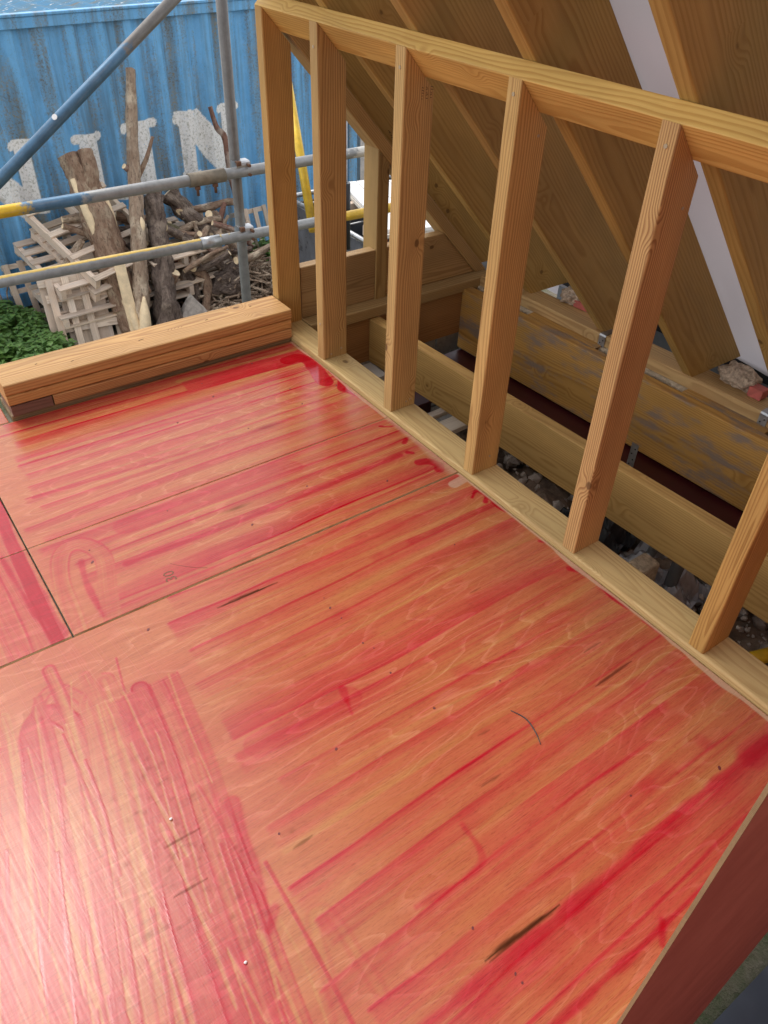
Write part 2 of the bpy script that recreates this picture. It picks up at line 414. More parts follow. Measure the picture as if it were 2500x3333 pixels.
for (ya, yb) in [(1.38, 1.03), (.645, .33)]:
    timber('noggin', (fx3(ya), ya, -.043), (fx3(yb), yb, -.043),   .042, .022, (0, 0, 1), M['trimmer'], fl, r=.002)

wallp = thing('eaves_wall', 'low block wall with mortar bed carrying the rafter feet', 'wall', (1.04, .5, -.64))
fxw = along(1.018)
timber('wall_plate', (fxw(1.70), 1.70, -.0115), (fxw(-1.2), -1.2, -.0115), .10, .046, (0, 0, 1), M['joist'], wallp, r=.004)
# ragged mortar bead under the plate
vs = []; fs = []; nn = 260; g_ = np.random.default_rng(3)
for i in range(nn + 1):
    y = 1.70 - 2.9 * i / nn; x = fxw(y) - .05; b_ = .010 + .006 * g_.random() + .004 * math.sin(i * .35)
    if g_.random() < .06: b_ *= .3
    for (dx, z) in ((.03, -.035), (-b_ * .5, -.0355), (-b_, -.043 - .004 * g_.random()), (-b_ * .6, -.055 - .006 * g_.random()), (.03, -.063)):
        vs.append((x + dx, y, z))
for i in range(nn):
    for j in range(4): a = i * 5 + j; fs.append((a, a + 1, a + 6, a + 5))
meshobj('mortar_bed', vs, fs, M['mortar'], wallp, smooth=True)
for cidx in range(3):
    zc = -.062 - .0975 - cidx * .20
    for q in range(7):
        yq = 1.72 - .22 - q * .45 + (.22 if cidx % 2 else 0)
        boxo('concrete_block', (fxw(yq) + .005, yq, zc), (.44, .10, .195), M['block'], wallp, r=.004, rz=math.pi / 2 + .05)
timber('damp_membrane', (fxw(1.70) - .075, 1.70, -.063), (fxw(-1.2) - .075, -1.2, -.063), .06, .004, (0, 0, 1), M['dpc'], wallp, r=.001)

def strap(y, label, hang=.34):
    t = thing('restraint_strap', label, 'metal strap', (fxw(y) - .052, y, -.2), 'perforated straps hooked over the wall plate')
    x0 = fxw(y) - .0535; prof = [(x0, -.30), (x0, .006), (x0 + .003, .0125), (x0 + .010, .0145), (x0 + .06, .0145)]
    vs = []; fs = []
    for (x, z) in prof:
        for yy in (y - .015, y + .015):
            vs.append((x, yy, z))
    m = len(vs)
    vs += [(x + .0018 if i < 4 else x, yy, z - .0018 if i >= 4 else z) for i, (x, yy, z) in enumerate(vs)]
    for i in range(len(prof) - 1):
        a = 2 * i; fs.append((a, a + 2, a + 3, a + 1)); fs.append((m + a + 1, m + a + 3, m + a + 2, m + a))
        fs.append((a, m + a, m + a + 2, a + 2)); fs.append((a + 1, a + 3, m + a + 3, m + a + 1))
    meshobj('strip', vs, fs, M['steel'], t)
    for q in range(9):
        disc('hole', (x0 - .0004, y + (.006 if q % 2 else -.006), -.01 - q * .012), .0028, M['black'], t, (-1, 0, 0))
    return t
strap(1.035, 'bent galvanised strap beside the far rafter foot'); strap(.366, 'bent galvanised strap at the near end of the wall plate')

# steel beam seen between joist and trimmer
fxs = along(.84)
st = thing('steel_beam', 'dark red oxide painted steel beam below the joists', 'steel beam', (fxs(.5), .5, -.45))
for nm, z, w_, h_ in (('flange', -.322, .12, .012), ('web', -.42, .010, .184), ('flange', -.518, .12, .012)):
    timber(nm, (fxs(1.70), 1.70, z), (fxs(-1.2), -1.2, z), w_, h_, (0, 0, 1), M['maroon'], st, r=.001)
st2 = thing('cross_beam', 'dark red steel cross beam under the far joists', 'steel beam', (.3, 1.62, -.62))
for nm, y, z, w_, h_ in (('flange', 1.63, -.44, .12, .012), ('web', 1.63, -.54, .010, .19), ('flange', 1.63, -.64, .12, .012)):
    timber(nm, (.05, y, z), (.66, y, z), w_, h_, (0, 0, 1), M['maroon'], st2, r=.001)
for (y, x, lab) in [(.66, fxs(.66) - .072, 'perforated strap hanging on the dark red beam near the fifth stud'), (.02, fxs(.02) - .072, 'perforated strap hanging on the dark red beam near the last stud')]:
    t = thing('hanging_strap', lab, 'metal strap', (x, y, -.44), 'straps on the steel beam')
    timber('strip', (x, y, -.50), (x, y, -.20), .03, .002, (1, 0, 0), M['steel'], t, r=.0005, seg=1)
    for q in range(8): disc('hole', (x - .0013, y + (.005 if q % 2 else -.005), -.22 - q * .022), .003, M['black'], t, (-1, 0, 0))

# unseen brick wall added behind the camera to block sky light
hw = thing('light_blocking_wall', 'tall brown brick wall added out of view behind the camera to block sky light', 'wall', (0, -1.95, GZ))
kk = NT('blocker_wall_brick'); tcb = kk.n('TexCoord', out=3)
bt = kk.n('TexBrick', {'Vector': kk.vm('MULTIPLY', tcb, (1, 1, 1)), 'Color1': (.26, .12, .075, 1), 'Color2': (.18, .085, .055, 1), 'Mortar': (.36, .32, .27, 1), 'Scale': 1.0, 'Mortar Size': .012, 'Brick Width': .225, 'Row Height': .075})
timber('blocker_panel', (-3.2, -2.05, .9), (4.0, -2.05, .9), .2, 6.1, (0, 0, 1), kk.done(kk.bsdf(Base_Color=bt, Roughness=.9)), hw)
# soil bank and things lying under the framing
n = 70; gv = []; gf = []; nz = np.random.default_rng(5)
hm = nz.normal(size=(n + 1, n + 1)) * .012
for i in range(n + 1):
    for j in range(n + 1):
        x = -.35 + 1.33 * i / n; y = -.555 + 2.205 * j / n
        gv.append((x, y, -.66 + hm[i, j] + .03 * math.sin(7 * x + 3 * y) + .025 * math.sin(11 * y - 4 * x)))
for i in range(n):
    for j in range(n):
        a = i * (n + 1) + j; gf.append((a, a + n + 1, a + n + 2, a + 1))
o = meshobj('soil_bank', gv, gf, M['soil'], smooth=True); o['kind'] = 'structure'
bm = bmesh.new(); rr = random.Random(4)
for q in range(900):
    x = rr.uniform(.35, .95); y = rr.uniform(-.52, 1.35); s = .006 + .034 * rr.random() ** 3
    mm = Matrix.Translation((x, y, -.645 + rr.uniform(-.01, .035))) @ Matrix.Rotation(rr.uniform(0, 6), 4, Vector((rr.random(), rr.random(), rr.random() + .1))) @ Matrix.Diagonal((s, s * rr.uniform(.5, 1), s * rr.uniform(.4, .8), 1))
    bmesh.ops.create_icosphere(bm, subdivisions=1, radius=1, matrix=mm)
for v in bm.verts: v.co += Vector((rr.uniform(-1, 1), rr.uniform(-1, 1), rr.uniform(-1, 1))) * .003
me = bpy.data.meshes.new('rubble'); bm.to_mesh(me); bm.free(); me.materials.append(M['stone'])
o = bpy.data.objects.new('rubble', me); link(o); tag(o, 'loose stones and broken rubble lying under the joists', 'rubble', kind='stuff')
for i, (x, y, l) in enumerate([(.64, 1.50, .5), (.63, 1.40, .5)]):
    o = timber('loose_plank', (x - .25, y - .01, -.455 - .004 * i), (x + .22, y + .01, -.455 - .004 * i), .035 if i == 0 else .085, .022, (0, 0, 1), M['board'])
    tag(o, ['narrow pale batten lying under the far joists', 'wide pale plank lying under the far joists'][i], 'plank')
tag(tube('service_pipe', [(.72, .33, -.66, .022), (.66, .29, -.35, .022)], M['pipe'], n=2, seg=18), 'upright dark grey service pipe in the rubble', 'pipe')
tag(tube('scaffold_offcut', [(.58, .0, -.60, .024), (.86, -.09, -.60, .024)], M['yellow'], n=2, seg=18), 'yellow painted tube offcut lying on the rubble', 'pipe')
hose = [(.70 + .012 * math.sin(q * .9), .46 - .004 * q, -.66 + .02 * q, .016 + .0025 * (q % 2)) for q in range(14)]
tag(tube('flexible_hose', hose, M['steel'], n=40, seg=14), 'ribbed flexible hose standing in the rubble', 'hose')
vs = []; fs = []; n = 22; g_ = np.random.default_rng(8)
for i in range(n + 1):
    for j in range(n + 1):
        vs.append((.58 + .3 * i / n, .22 + .32 * j / n, -.60 + .03 * math.sin(i * .7 + j * .35) + .012 * g_.random() + .025 * math.sin(j * .6 - i * .2)))
for i in range(n):
    for j in range(n):
        a = i * (n + 1) + j; fs.append((a, a + n + 1, a + n + 2, a + 1))
tag(meshobj('foil_sheet', vs, fs, M['foil']), 'crumpled silver foil sheet on the rubble', 'foil sheet')
vs = [(v[0] * .8 + .02 + .12, v[1] * .9 + .35, v[2] + .02) for v in vs]
tag(meshobj('plastic_sheet', vs, fs, M['black']), 'crumpled black plastic sheet on the rubble', 'plastic sheet')
def lump(name, c, sz, mat, seed, sub=3, amp=.25):
    bm = bmesh.new(); bmesh.ops.create_icosphere(bm, subdivisions=sub, radius=1); g2 = random.Random(seed)
    ph = [g2.uniform(0, 6) for _ in range(6)]
    for v in bm.verts:
        a = v.co; k = 1 + amp * (1.3 * mnoise.noise(a * 1.7 + Vector(ph[:3])) + .7 * mnoise.noise(a * 4.1 + Vector(ph[:3])) + .35 * mnoise.noise(a * 9.3 + Vector(ph[:3])))
        v.co = Vector((a.x * sz[0], a.y * sz[1], a.z * sz[2])) * k
    me = bpy.data.meshes.new(name); bm.to_mesh(me); bm.free(); me.materials.append(mat)
    me.polygons.foreach_set('use_smooth', [True] * len(me.polygons))
    o = bpy.data.objects.new(name, me); return setw(o, Matrix.Translation(c))
tag(boxo('rough_brick', (.55, .36, -.53), (.10, .07, .24), M['mortar'], r=.012), 'rough pale brick stood on end under the sole plate', 'brick')
for i, (c, s) in enumerate([((1.09, 1.30, .035), (.045, .055, .035)), ((1.09, .53, .04), (.045, .07, .04))]):
    tag(lump('wool_tuft', c, s, M['wool'], i + 3, 4, .28), ['tuft of mineral wool on the wall plate by the far rafter', 'tuft of mineral wool on the wall plate by the red brick'][i], 'insulation')
tag(boxo('red_brick', (1.09, 1.17, .026), (.20, .05, .028), M['brick'], r=.004, rz=math.pi / 2 + .1), 'red brick edge lying along the wall plate', 'brick')
tag(boxo('red_brick', (1.075, .445, .030), (.04, .05, .034), M['brick'], r=.004), 'broken red brick on the wall plate near the wool tuft', 'brick')
tag(boxo('eaves_tray', (1.36, .3, -.04), (.05, 2.7, .07), M['black'], r=.006), 'black plastic eaves tray under the roof underlay', 'eaves tray')
tag(boxo('soffit_board', (1.40, .3, -.16), (.012, 2.7, .14), M['dpc'], r=.002), 'grey board at the eaves below the black tray', 'board')
# gable blockwork under the rim joist
gw = thing('gable_wall', 'grey concrete block wall under the far rim joist', 'wall', (.4, 1.83, GZ))
for cidx in range(9):
    for q in range(6):
        xq = -1.2 + q * .445 + (.22 if cidx % 2 else 0); zc = -.345 - cidx * .2
        boxo('concrete_block', (xq, 1.84, zc), (.435, .10, .192), M['block'], gw, r=.004)
tag(boxo('padstone', (.26, 1.63, -.255), (.22, .12, .05), M['concrete'], r=.004), 'grey concrete padstone in the corner under the rim joist', 'padstone')

# ------------------------------------------------------------------ red stained plywood deck
def lattice(X, Y, fx, fy, seed):
    g = np.random.default_rng(seed)
    a = (X + 3) * fx; b = (Y + 3) * fy
    T = g.random((int(a.max()) + 3, int(b.max()) + 3))
    i = a.astype(int); j = b.astype(int); u = a - i; v = b - j
    u = u * u * (3 - 2 * u); v = v * v * (3 - 2 * v)
    return T[i, j] * (1 - u) * (1 - v) + T[i + 1, j] * u * (1 - v) + T[i, j + 1] * (1 - u) * v + T[i + 1, j + 1] * u * v
def sst(x, a, b):
    t = np.clip((x - a) / (b - a), 0, 1); return t * t * (3 - 2 * t)
def polydist(X, Y, pts):
    """distance to a polyline, signed side, and parameter along it"""
    D = np.full(X.shape, 9.0); Sg = np.zeros(X.shape); T = np.zeros(X.shape); acc = 0
    pts = [tuple(p) for p in resample(pts, 6 * len(pts))] if len(pts) > 2 else pts
    n = len(pts) - 1
    for i in range(n):
        (ax, ay), (bx, by) = pts[i], pts[i + 1]
        dx, dy = bx - ax, by - ay; l2 = dx * dx + dy * dy + 1e-12
        t = np.clip(((X - ax) * dx + (Y - ay) * dy) / l2, 0, 1)
        px, py = X - ax - t * dx, Y - ay - t * dy; d = np.hypot(px, py)
        m = d < D
        D = np.where(m, d, D); Sg = np.where(m, np.sign(dx * py - dy * px), Sg); T = np.where(m, (i + t) / n, T)
    return D, Sg, T
def stroke(D, X, Y, pts, wdt, a, ridge=0.0, soft=.004, fade=0.0, rag=0.004, seed=1):
    d, sg, t = polydist(X, Y, pts)
    d = d + rag * (lattice(X, Y, 22, 22, seed) - .5) * 2
    ins = 1 - sst(d, wdt / 2 - soft, wdt / 2 + soft)
    f = 1 - fade * t
    D += a * ins * f
    if ridge: D += ridge * np.exp(-((d - wdt / 2) / .0045) ** 2) * f
def brush(D, X, Y, pts, wdt, a, bristle, ridge, fade=0.0, seed=1, side=1, jit=.0025):
    """one pass of the brush: covers what lies below, bristle lines follow the path, dark lap line on one or both sides"""
    P_ = np.array(pts); m = wdt / 2 + .015
    i0, i1 = np.searchsorted(X[:, 0], [P_[:, 0].min() - m - .03, P_[:, 0].max() + m + .03]); j0, j1 = np.searchsorted(Y[0], [P_[:, 1].min() - m - .03, P_[:, 1].max() + m + .03])
    if i1 - i0 < 2 or j1 - j0 < 2: return
    x, y = X[i0:i1, j0:j1], Y[i0:i1, j0:j1]
    d, sg, t = polydist(x, y, pts)
    d = d + jit * (lattice(x, y, 9, 9, seed) - .5) * 2
    s_ = d * sg; hw = wdt / 2
    ins = 1 - sst(d, hw - .0015, hw + .0015)
    ends = sst(t, .0, .012 + .012 * lattice(s_, t, 260, 1, seed + 3))
    b1 = lattice(s_ + .2 * t * 0, t, 130, 2.2, seed + 1) - .5; b2 = lattice(s_, t, 330, 4.0, seed + 2) - .5
    mod = .65 + .7 * lattice(x, y, 4, 4, seed + 4)
    dens = (a * mod * (1 - fade * t) + bristle * (b1 * 1.1 + b2 * .9))
    dens = np.clip(dens + (a * .45 * (s_ / hw) * side if side else 0), .03, 2)
    cov = ins * ends * .86
    V = D[i0:i1, j0:j1]
    V *= 1 - cov; V += cov * dens
    lap = np.exp(-((d - hw + .002) / .0028) ** 2) * ends * 1.7 * sst(lattice(x, y, 5, 5, seed + 6), .15, .95) * (1 - .85 * fade * t)
    if side: lap = lap * (np.sign(s_) * side > 0)
    V += ridge * lap
def paint_field(X, Y, which):
    g = np.random.default_rng({'main': 11, 'mid': 22, 'far': 33}.get(which, 44))
    D = .055 + .13 * lattice(X, Y, 2.2, 4.5, 3) + .08 * lattice(X, Y, 6, 14, 4) + (.05 + .24 * sst(lattice(X, Y, 6, 6, 6), .45, .9) + .16 * sst(lattice(X, Y, 17, 17, 7), .6, .95)) * sst(X, -.8, -.3) * (which == 'main')
    # boundary between strokes laid across (x) and strokes laid along (y)
    xb = np.where(Y < .70, -.985 - .13 * sst(-Y, -.65, .35) + .05 * (lattice(X * 0, Y, 1, 9, 9) - .5), -1.12)
    zone = 1 - sst(X, xb - .035, xb + .02)
    if which.startswith('left'): zone = np.ones_like(X)
    D = D + 0
    # --- strokes laid across the sheet, one over the other
    if not which.startswith('left'):
        y = Y.max() - .012; wm = {'main': .090, 'mid': .064, 'far': .058}[which]; q = 0
        while y > Y.min() - .03:
            pitch = wm * g.uniform(.75, 1.25); w_ = pitch * g.uniform(.55, .80)
            xs = (-.95 if which == 'main' else -1.10) - (.13 * max(0, .5 - y) if which == 'main' else 0) + g.uniform(-.03, .07)
            sl_ = g.uniform(-.025, .025); y1 = y - w_ / 2
            pts = [(xs, y1 - .45 * sl_), (-.62, y1 + g.uniform(-.006, .006)), (-.3, y1 + .2 * sl_ + g.uniform(-.006, .006)), (.03, y1 + .45 * sl_)]
            if g.random() < .0: pts = pts[:-1]
            brush(D, X, Y, pts, w_, g.uniform(.24, .48), .16, g.uniform(.2, .8) * (.8 if which == 'main' else 1), fade=g.uniform(.40, .70) if which == 'main' else g.uniform(.1, .5), seed=900 + q, side=1 if g.random() < .75 else -1)
            y -= pitch; q += 1
    # --- strokes laid along the sheet with hairpin turns
    gl = np.random.default_rng(5)
    if which == 'main':
        x0 = -1.66; q = 0
        while x0 < -1.08:
            w_ = gl.uniform(.018, .05); top = gl.uniform(.50, .66); dl = gl.uniform(-.05, .03)
            if gl.random() < .33:
                h_ = gl.uniform(.028, .05)
                P_ = [(x0 - .18 + dl, -.75), (x0 - .10 + dl, -.25), (x0 - .03, .20), (x0 + .02, top - .10), (x0 + .02 + .3 * h_, top - .03), (x0 + .02 + h_, top), (x0 + .02 + 1.7 * h_, top - .03), (x0 + .02 + 2 * h_, top - .12), (x0 - .04 + 2 * h_, .15), (x0 - .12 + 2 * h_, -.25), (x0 - .2 + 2 * h_, -.75)]
            else:
                P_ = [(x0 - .20 + dl, -.75), (x0 - .12 + dl, -.30), (x0 - .05, .10), (x0 + .01, .45), (x0 + .02, top + gl.uniform(-.2, .08))]
                if gl.random() < .5: P_ = P_[::-1]
            brush(D, X, Y, P_, w_, gl.uniform(.12, .58), .36, .40, fade=gl.uniform(0, .5), seed=300 + q, side=0, jit=.0006)
            x0 += gl.uniform(.018, .045); q += 1
        for (xa, xb, w_, a) in [(-1.10, -1.19, .055, .55), (-1.055, -1.15, .035, .30), (-1.02, -1.115, .03, .42), (-1.14, -1.24, .04, .40)]:
            brush(D, X, Y, [(xa + .02, .48), (xa, .28), ((xa + xb) / 2, .02), (xb, -.30), (xb - .05, -.7)], w_, a, .26, .30, fade=0, seed=int(-xa * 1000), side=0, jit=.0008)
        for q in range(70):          # thin scraped and dark bristle lines
            xa = gl.uniform(-1.62, -.99); ya = gl.uniform(-.1, .62); L_ = gl.uniform(.12, .8); ln = .145 + gl.normal() * .05; cv = gl.normal() * .012
            yb = max(ya - L_, -.75); ym = (ya + yb) / 2
            brush(D, X, Y, [(xa + ln * (ya - .2), ya), (xa + ln * (ym - .2) + cv, ym), (xa + ln * (yb - .2), yb)], gl.uniform(.0035, .007), .02 if q % 3 else .8, .0, .0, fade=.3, seed=700 + q, side=0, jit=0.0)
    if which == 'left1' or which == 'left2':
        for q, (xa, w_, a) in enumerate([(-1.30, .06, .30), (-1.24, .05, .45), (-1.19, .045, .35), (-1.157, .03, .75)]):
            brush(D, X, Y, [(xa + .02, 1.95), (xa, 1.3), (xa - .01, 1.0), (xa - .015, .66)], w_, a, .25, .30, seed=400 + q, side=0)
    mark = np.zeros_like(X); pale = np.zeros_like(X)
    if which == 'main':
        stroke(D, X, Y, [(-1.03, .13), (-1.06, .0), (-1.085, -.10)], .022, .28, .18)
        stroke(D, X, Y, [(-1.085, -.11), (-1.06, -.085)], .014, .35, .1)
        stroke(D, X, Y, [(-1.06, -.30), (-1.02, -.15), (-1.0, -.13), (-.985, -.16), (-.985, -.30)], .016, -.03, .09)
        stroke(D, X, Y, [(-.06, -.367), (-.30, -.366), (-.60, -.371), (-1.0, -.368)], .016, .42, .06, .006, seed=7)
        stroke(D, X, Y, [(.02, -.366), (-.12, -.369)], .045, .45, .05, .02, seed=8)
        stroke(D, X, Y, [(0, -.405), (-.45, -.41), (-.86, -.405)], .065, .14, .0, .02, rag=.02, seed=9)
        stroke(D, X, Y, [(-.40, -.478), (-.55, -.482), (-.80, -.481), (-.95, -.485)], .010, .5, .1, seed=10)
        stroke(D, X, Y, [(-.53, -.475), (-.56, -.50)], .012, .4, .1)
        stroke(D, X, Y, [(-.93, .215), (-.80, .212), (-.715, .208)], .055, .14, .05, .003, rag=.001, seed=12)
        stroke(D, X, Y, [(-.714, .235), (-.733, .170)], .010, .35, .0)
        stroke(D, X, Y, [(-.86, -.22), (-.72, -.225), (-.70, -.15)], .012, .25, .0)
        # wet runs along the sole plate
        for (pts, w_, a) in [([(-.012, .215), (-.008, .16), (-.012, .10), (-.010, .05)], .020, 1.0), ([(-.03, .225), (-.012, .19)], .012, .7),
                             ([(-.05, .585), (-.02, .60), (-.012, .57), (-.03, .55)], .016, .9), ([(-.012, .56), (-.016, .515), (-.010, .49)], .013, .9), ([(-.014, -.0), (-.012, -.06)], .010, .6), ([(-.02, .345), (-.012, .335)], .008, .8)]:
            stroke(D, X, Y, pts, w_, a, .0, .003, rag=.005, seed=15)
        for (x0, y0, x1, y1, w_, a) in [(-.83, .597, -.67, .594, .0032, .95), (-.80, .600, -.72, .598, .0022, .8), (-.82, -.350, -.655, -.357, .0042, .97), (-.80, -.347, -.74, -.350, .0026, .8), (-.815, -.357, -.70, -.353, .002, .7), (-.255, -.070, -.135, -.066, .0042, .7), (-.205, .012, -.15, .012, .002, .5),
                                        (-.98, -.012, -.94, -.01, .003, .5), (-.62, -.11, -.57, -.112, .003, .5), (-1.17, .12, -1.10, .118, .0032, .55), (-1.19, .03, -1.13, .027, .003, .5), (-.30, .30, -.265, .301, .002, .4), (-.55, -.02, -.52, -.022, .002, .4)]:
            d, sg, t = polydist(X, Y, [(x0, y0), (x1, y1)])
            wd = w_ * np.clip(np.sin(np.pi * np.clip(t, .03, .97)), .1, 1) * (.6 + .8 * lattice(X, Y, 60, 120, 17))
            mark = np.maximum(mark, a * (1 - sst(d, wd * .4, wd + .002)))
        g2 = np.random.default_rng(77)
        for q in range(95):       # faint dark finger spots
            cx, cy = (-1.13 + g2.normal() * .045, .10 + g2.normal() * .16)
            mark = np.maximum(mark, g2.uniform(.10, .30) * np.exp(-(((X - cx) / .006) ** 2 + ((Y - cy) / .0045) ** 2)))
        e = .010 + .012 * lattice(X * 0, Y, 1, 18, 21) * sst(lattice(X * 0, Y, 1, 5, 22), .45, .6)
        pale = sst(X, -.006 - e, -.006 - e + .004)
        D = D * (1 - .8 * pale * (D < .75))
        d, _, _ = polydist(X, Y, [(-.055, .66), (-.012, .665)]); pale = np.maximum(pale, .9 * (1 - sst(d, .014, .018)))
    if which == 'far':
        brush(D, X, Y, [(-.475, 1.575), (-.25, 1.562), (-.04, 1.55), (.03, 1.545)], .095, .72, .14, .25, seed=31, side=0)
        brush(D, X, Y, [(-.62, 1.62), (-.3, 1.612), (-.04, 1.60)], .03, .30, .14, .2, seed=34, side=0)
        stroke(D, X, Y, [(-.475, 1.615), (-.02, 1.60)], .018, -.25, .0)
        stroke(D, X, Y, [(-.09, 1.545), (-.045, 1.53), (-.035, 1.45), (-.055, 1.37), (-.060, 1.34)], .052, .9, .0, .003, rag=.012, seed=32)
        stroke(D, X, Y, [(-.005, 1.40), (.0, 1.34), (-.03, 1.29), (-.022, 1.23)], .024, .9, .0, .003, rag=.010, seed=33)
        stroke(D, X, Y, [(-.03, 1.27), (-.012, 1.18), (-.020, 1.09)], .010, .5, .1, .003, rag=.006)
        stroke(D, X, Y, [(-1.05, 1.42), (-.7, 1.40), (-.3, 1.37)], .010, .4, .0, fade=.5)
        stroke(D, X, Y, [(-1.06, 1.25), (-.6, 1.22), (-.1, 1.21)], .011, .4, .0, fade=.5)
        stroke(D, X, Y, [(-.14, 1.52), (-.15, 1.2), (-.16, 1.06)], .05, .10, .0, .02)
        e = .006 + .012 * lattice(X * 0, Y, 1, 12, 24)
        pale = sst(X, -.006 - e, -.006 - e + .004) * .8
        D *= 1 - .6 * pale * (D < .8)
        mark = np.maximum(mark, .35 * np.exp(-(((X + .36) / .04) ** 2 + ((Y - 1.21) / .012) ** 2)))
    if which == 'mid':
        brush(D, X, Y, [(-1.125, .69), (-1.105, .88), (-1.07, .985), (-1.02, .995), (-.99, .92), (-1.02, .80), (-1.05, .69)], .048, .24, .25, .22, seed=41, side=0)
        stroke(D, X, Y, [(-1.06, .72), (-1.055, .85), (-1.04, .93)], .010, .45, .1)
        stroke(D, X, Y, [(-.9, 1.0), (-.7, .99), (-.4, .985)], .06, .24, .1, fade=.4, seed=42)
        stroke(D, X, Y, [(-.95, .86), (-.6, .85), (-.1, .86)], .012, .5, .1, fade=.3, seed=43)
        for (pts, w_, a) in [([(-.06, 1.02), (-.04, 1.005), (-.02, 1.0)], .014, .8), ([(-.018, 1.02), (-.012, .96), (-.004, .92)], .012, .9), ([(-.03, .92), (-.05, .905)], .010, .7), ([(-.018, .89), (-.012, .80), (-.010, .75)], .008, .7),
                             ([(-.075, .80), (-.05, .79), (-.03, .76), (-.045, .74)], .022, .75), ([(-.07, .86), (-.06, .85)], .014, .7)]:
            stroke(D, X, Y, pts, w_, a, .0, .003, rag=.006, seed=44)
        pale = sst(X, -.03 - .02 * sst(.9 - Y, 0, .15), -.012) * .75
        D *= 1 - .7 * pale * (D < .6)
        mark = np.maximum(mark, .55 * np.exp(-(((X + .62) / .03) ** 2 + ((Y - .905) / .007) ** 2)))
    if which.startswith('left'):
        stroke(D, X, Y, [(-1.155, 1.3), (-1.165, 1.0), (-1.16, .72)], .03, .45, .1, seed=46)
        stroke(D, X, Y, [(-1.20, 1.05), (-1.19, .85), (-1.18, .71)], .008, .6, .1)
    return np.clip(D, 0.02, 1.6), zone, mark, pale

def deck_material():
    k = NT('red_stained_plywood')
    tc = k.n('TexCoord', out=3)
    D = k.n('Attribute', out=2, attribute_name='paint'); Z = k.n('Attribute', out=2, attribute_name='zone')
    MK = k.n('Attribute', out=2, attribute_name='mark'); PL = k.n('Attribute', out=2, attribute_name='pale')
    # veneer
    lo = k.noise(k.vm('MULTIPLY', tc, (1.6, 6.5, 1)), 1.0, 2.5, .5)
    ph = k.ma('MULTIPLY', lo, 17.); fr = k.ma('FRACT', ph)
    msk = k.rng(k.noise(k.vm('MULTIPLY', tc, (1.5, 2.2, 1)), 1.3, 1.0), .38, .58, .15, 1.0)
    fl = k.ma('MULTIPLY', k.rng(fr, .70, .97, 0, 1, True), k.rng(fr, .97, 1.0, 1, 0))
    st = k.noise(k.vm('MULTIPLY', tc, (14, 380, 1)), 1.0, 3.0, .7)
    md = k.noise(k.vm('MULTIPLY', tc, (2.5, 45, 1)), 1.0, 4.0, .6)
    base = k.mix(k.rng(md, .3, .7), (.40, .155, .045), (.48, .215, .069))
    base = k.mix(k.ma('MULTIPLY', k.ma('MULTIPLY', fl, msk), .62), base, (.56, .30, .12))
    base = k.mix(k.rng(st, .52, .76, 0, .60), base, (.21, .07, .024))
    # fine brush drag, across and along
    bx = k.noise(k.vm('MULTIPLY', tc, (3.2, 170, 1)), 1.0, 3.0, .65)
    wx = k.n('CombineXYZ', {0: k.ma('MULTIPLY', k.ma('ADD', k.n('SeparateXYZ', {0: tc}, 0), k.ma('MULTIPLY', k.n('SeparateXYZ', {0: tc}, 1), .09)), 230), 1: k.ma('MULTIPLY', k.n('SeparateXYZ', {0: tc}, 1), 2.6)})
    by = k.noise(wx, 1.0, 3.0, .65)
    dr = k.n('Mix', {0: Z, 2: bx, 3: by})
    patch = k.noise(tc, 14, 3, .6)
    D2 = k.ma('MULTIPLY', k.ma('MULTIPLY', D, 1.05), k.rng(dr, .32, .68, .78, 1.20))
    D2 = k.ma('MULTIPLY', D2, k.rng(patch, .3, .7, .82, 1.15))
    thin = k.rng(dr, .68, .74, 0, .45, True)                                     # scraped-thin light lines
    D2 = k.ma('MULTIPLY', D2, k.ma('SUBTRACT', 1.0, k.ma('MULTIPLY', thin, k.rng(Z, 0, 1, .35, 1.0))))
    tr = k.n('CombineXYZ', {0: k.ma('POWER', 2.718, k.ma('MULTIPLY', D2, -.12)), 1: k.ma('POWER', 2.718, k.ma('MULTIPLY', D2, -2.75)), 2: k.ma('POWER', 2.718, k.ma('MULTIPLY', D2, -1.15))})
    col = k.mix(1.0, base, tr, 'MULTIPLY')
    col = k.mix(k.ma('MULTIPLY', PL, .8), col, (.50, .33, .22))
    fine = k.noise(k.vm('MULTIPLY', tc, (70, 620, 1)), 1.0, 2.0, .6)
    col = k.mix(k.rng(fine, .54, .70, 0, .6), col, k.mix(1.0, col, (.62, .48, .42), 'MULTIPLY'))
    col = k.mix(MK, col, (.055, .016, .006))
    h = k.ma('ADD', k.ma('MULTIPLY', D, .42), k.ma('ADD', k.ma('MULTIPLY', dr, .25), k.ma('MULTIPLY', st, .25)))
    rough = k.ma('ADD', k.rng(dr, .3, .7, .20, .30), k.ma('MULTIPLY', k.rng(D, .7, 1.1), -.20))
    nrm = k.bump(h, .40, .0011)
    return k.done(k.bsdf(Base_Color=col, Roughness=rough, Normal=nrm, Specular_IOR_Level=k.ma('MULTIPLY', k.ma('SUBTRACT', 1.0, MK, clamp=True), .37), IOR=1.5))
DM = deck_material()
deck = thing('plywood_deck', 'flat deck of plywood sheets brushed with streaky red stain', 'deck', (-.8, .5, ZD - .018))
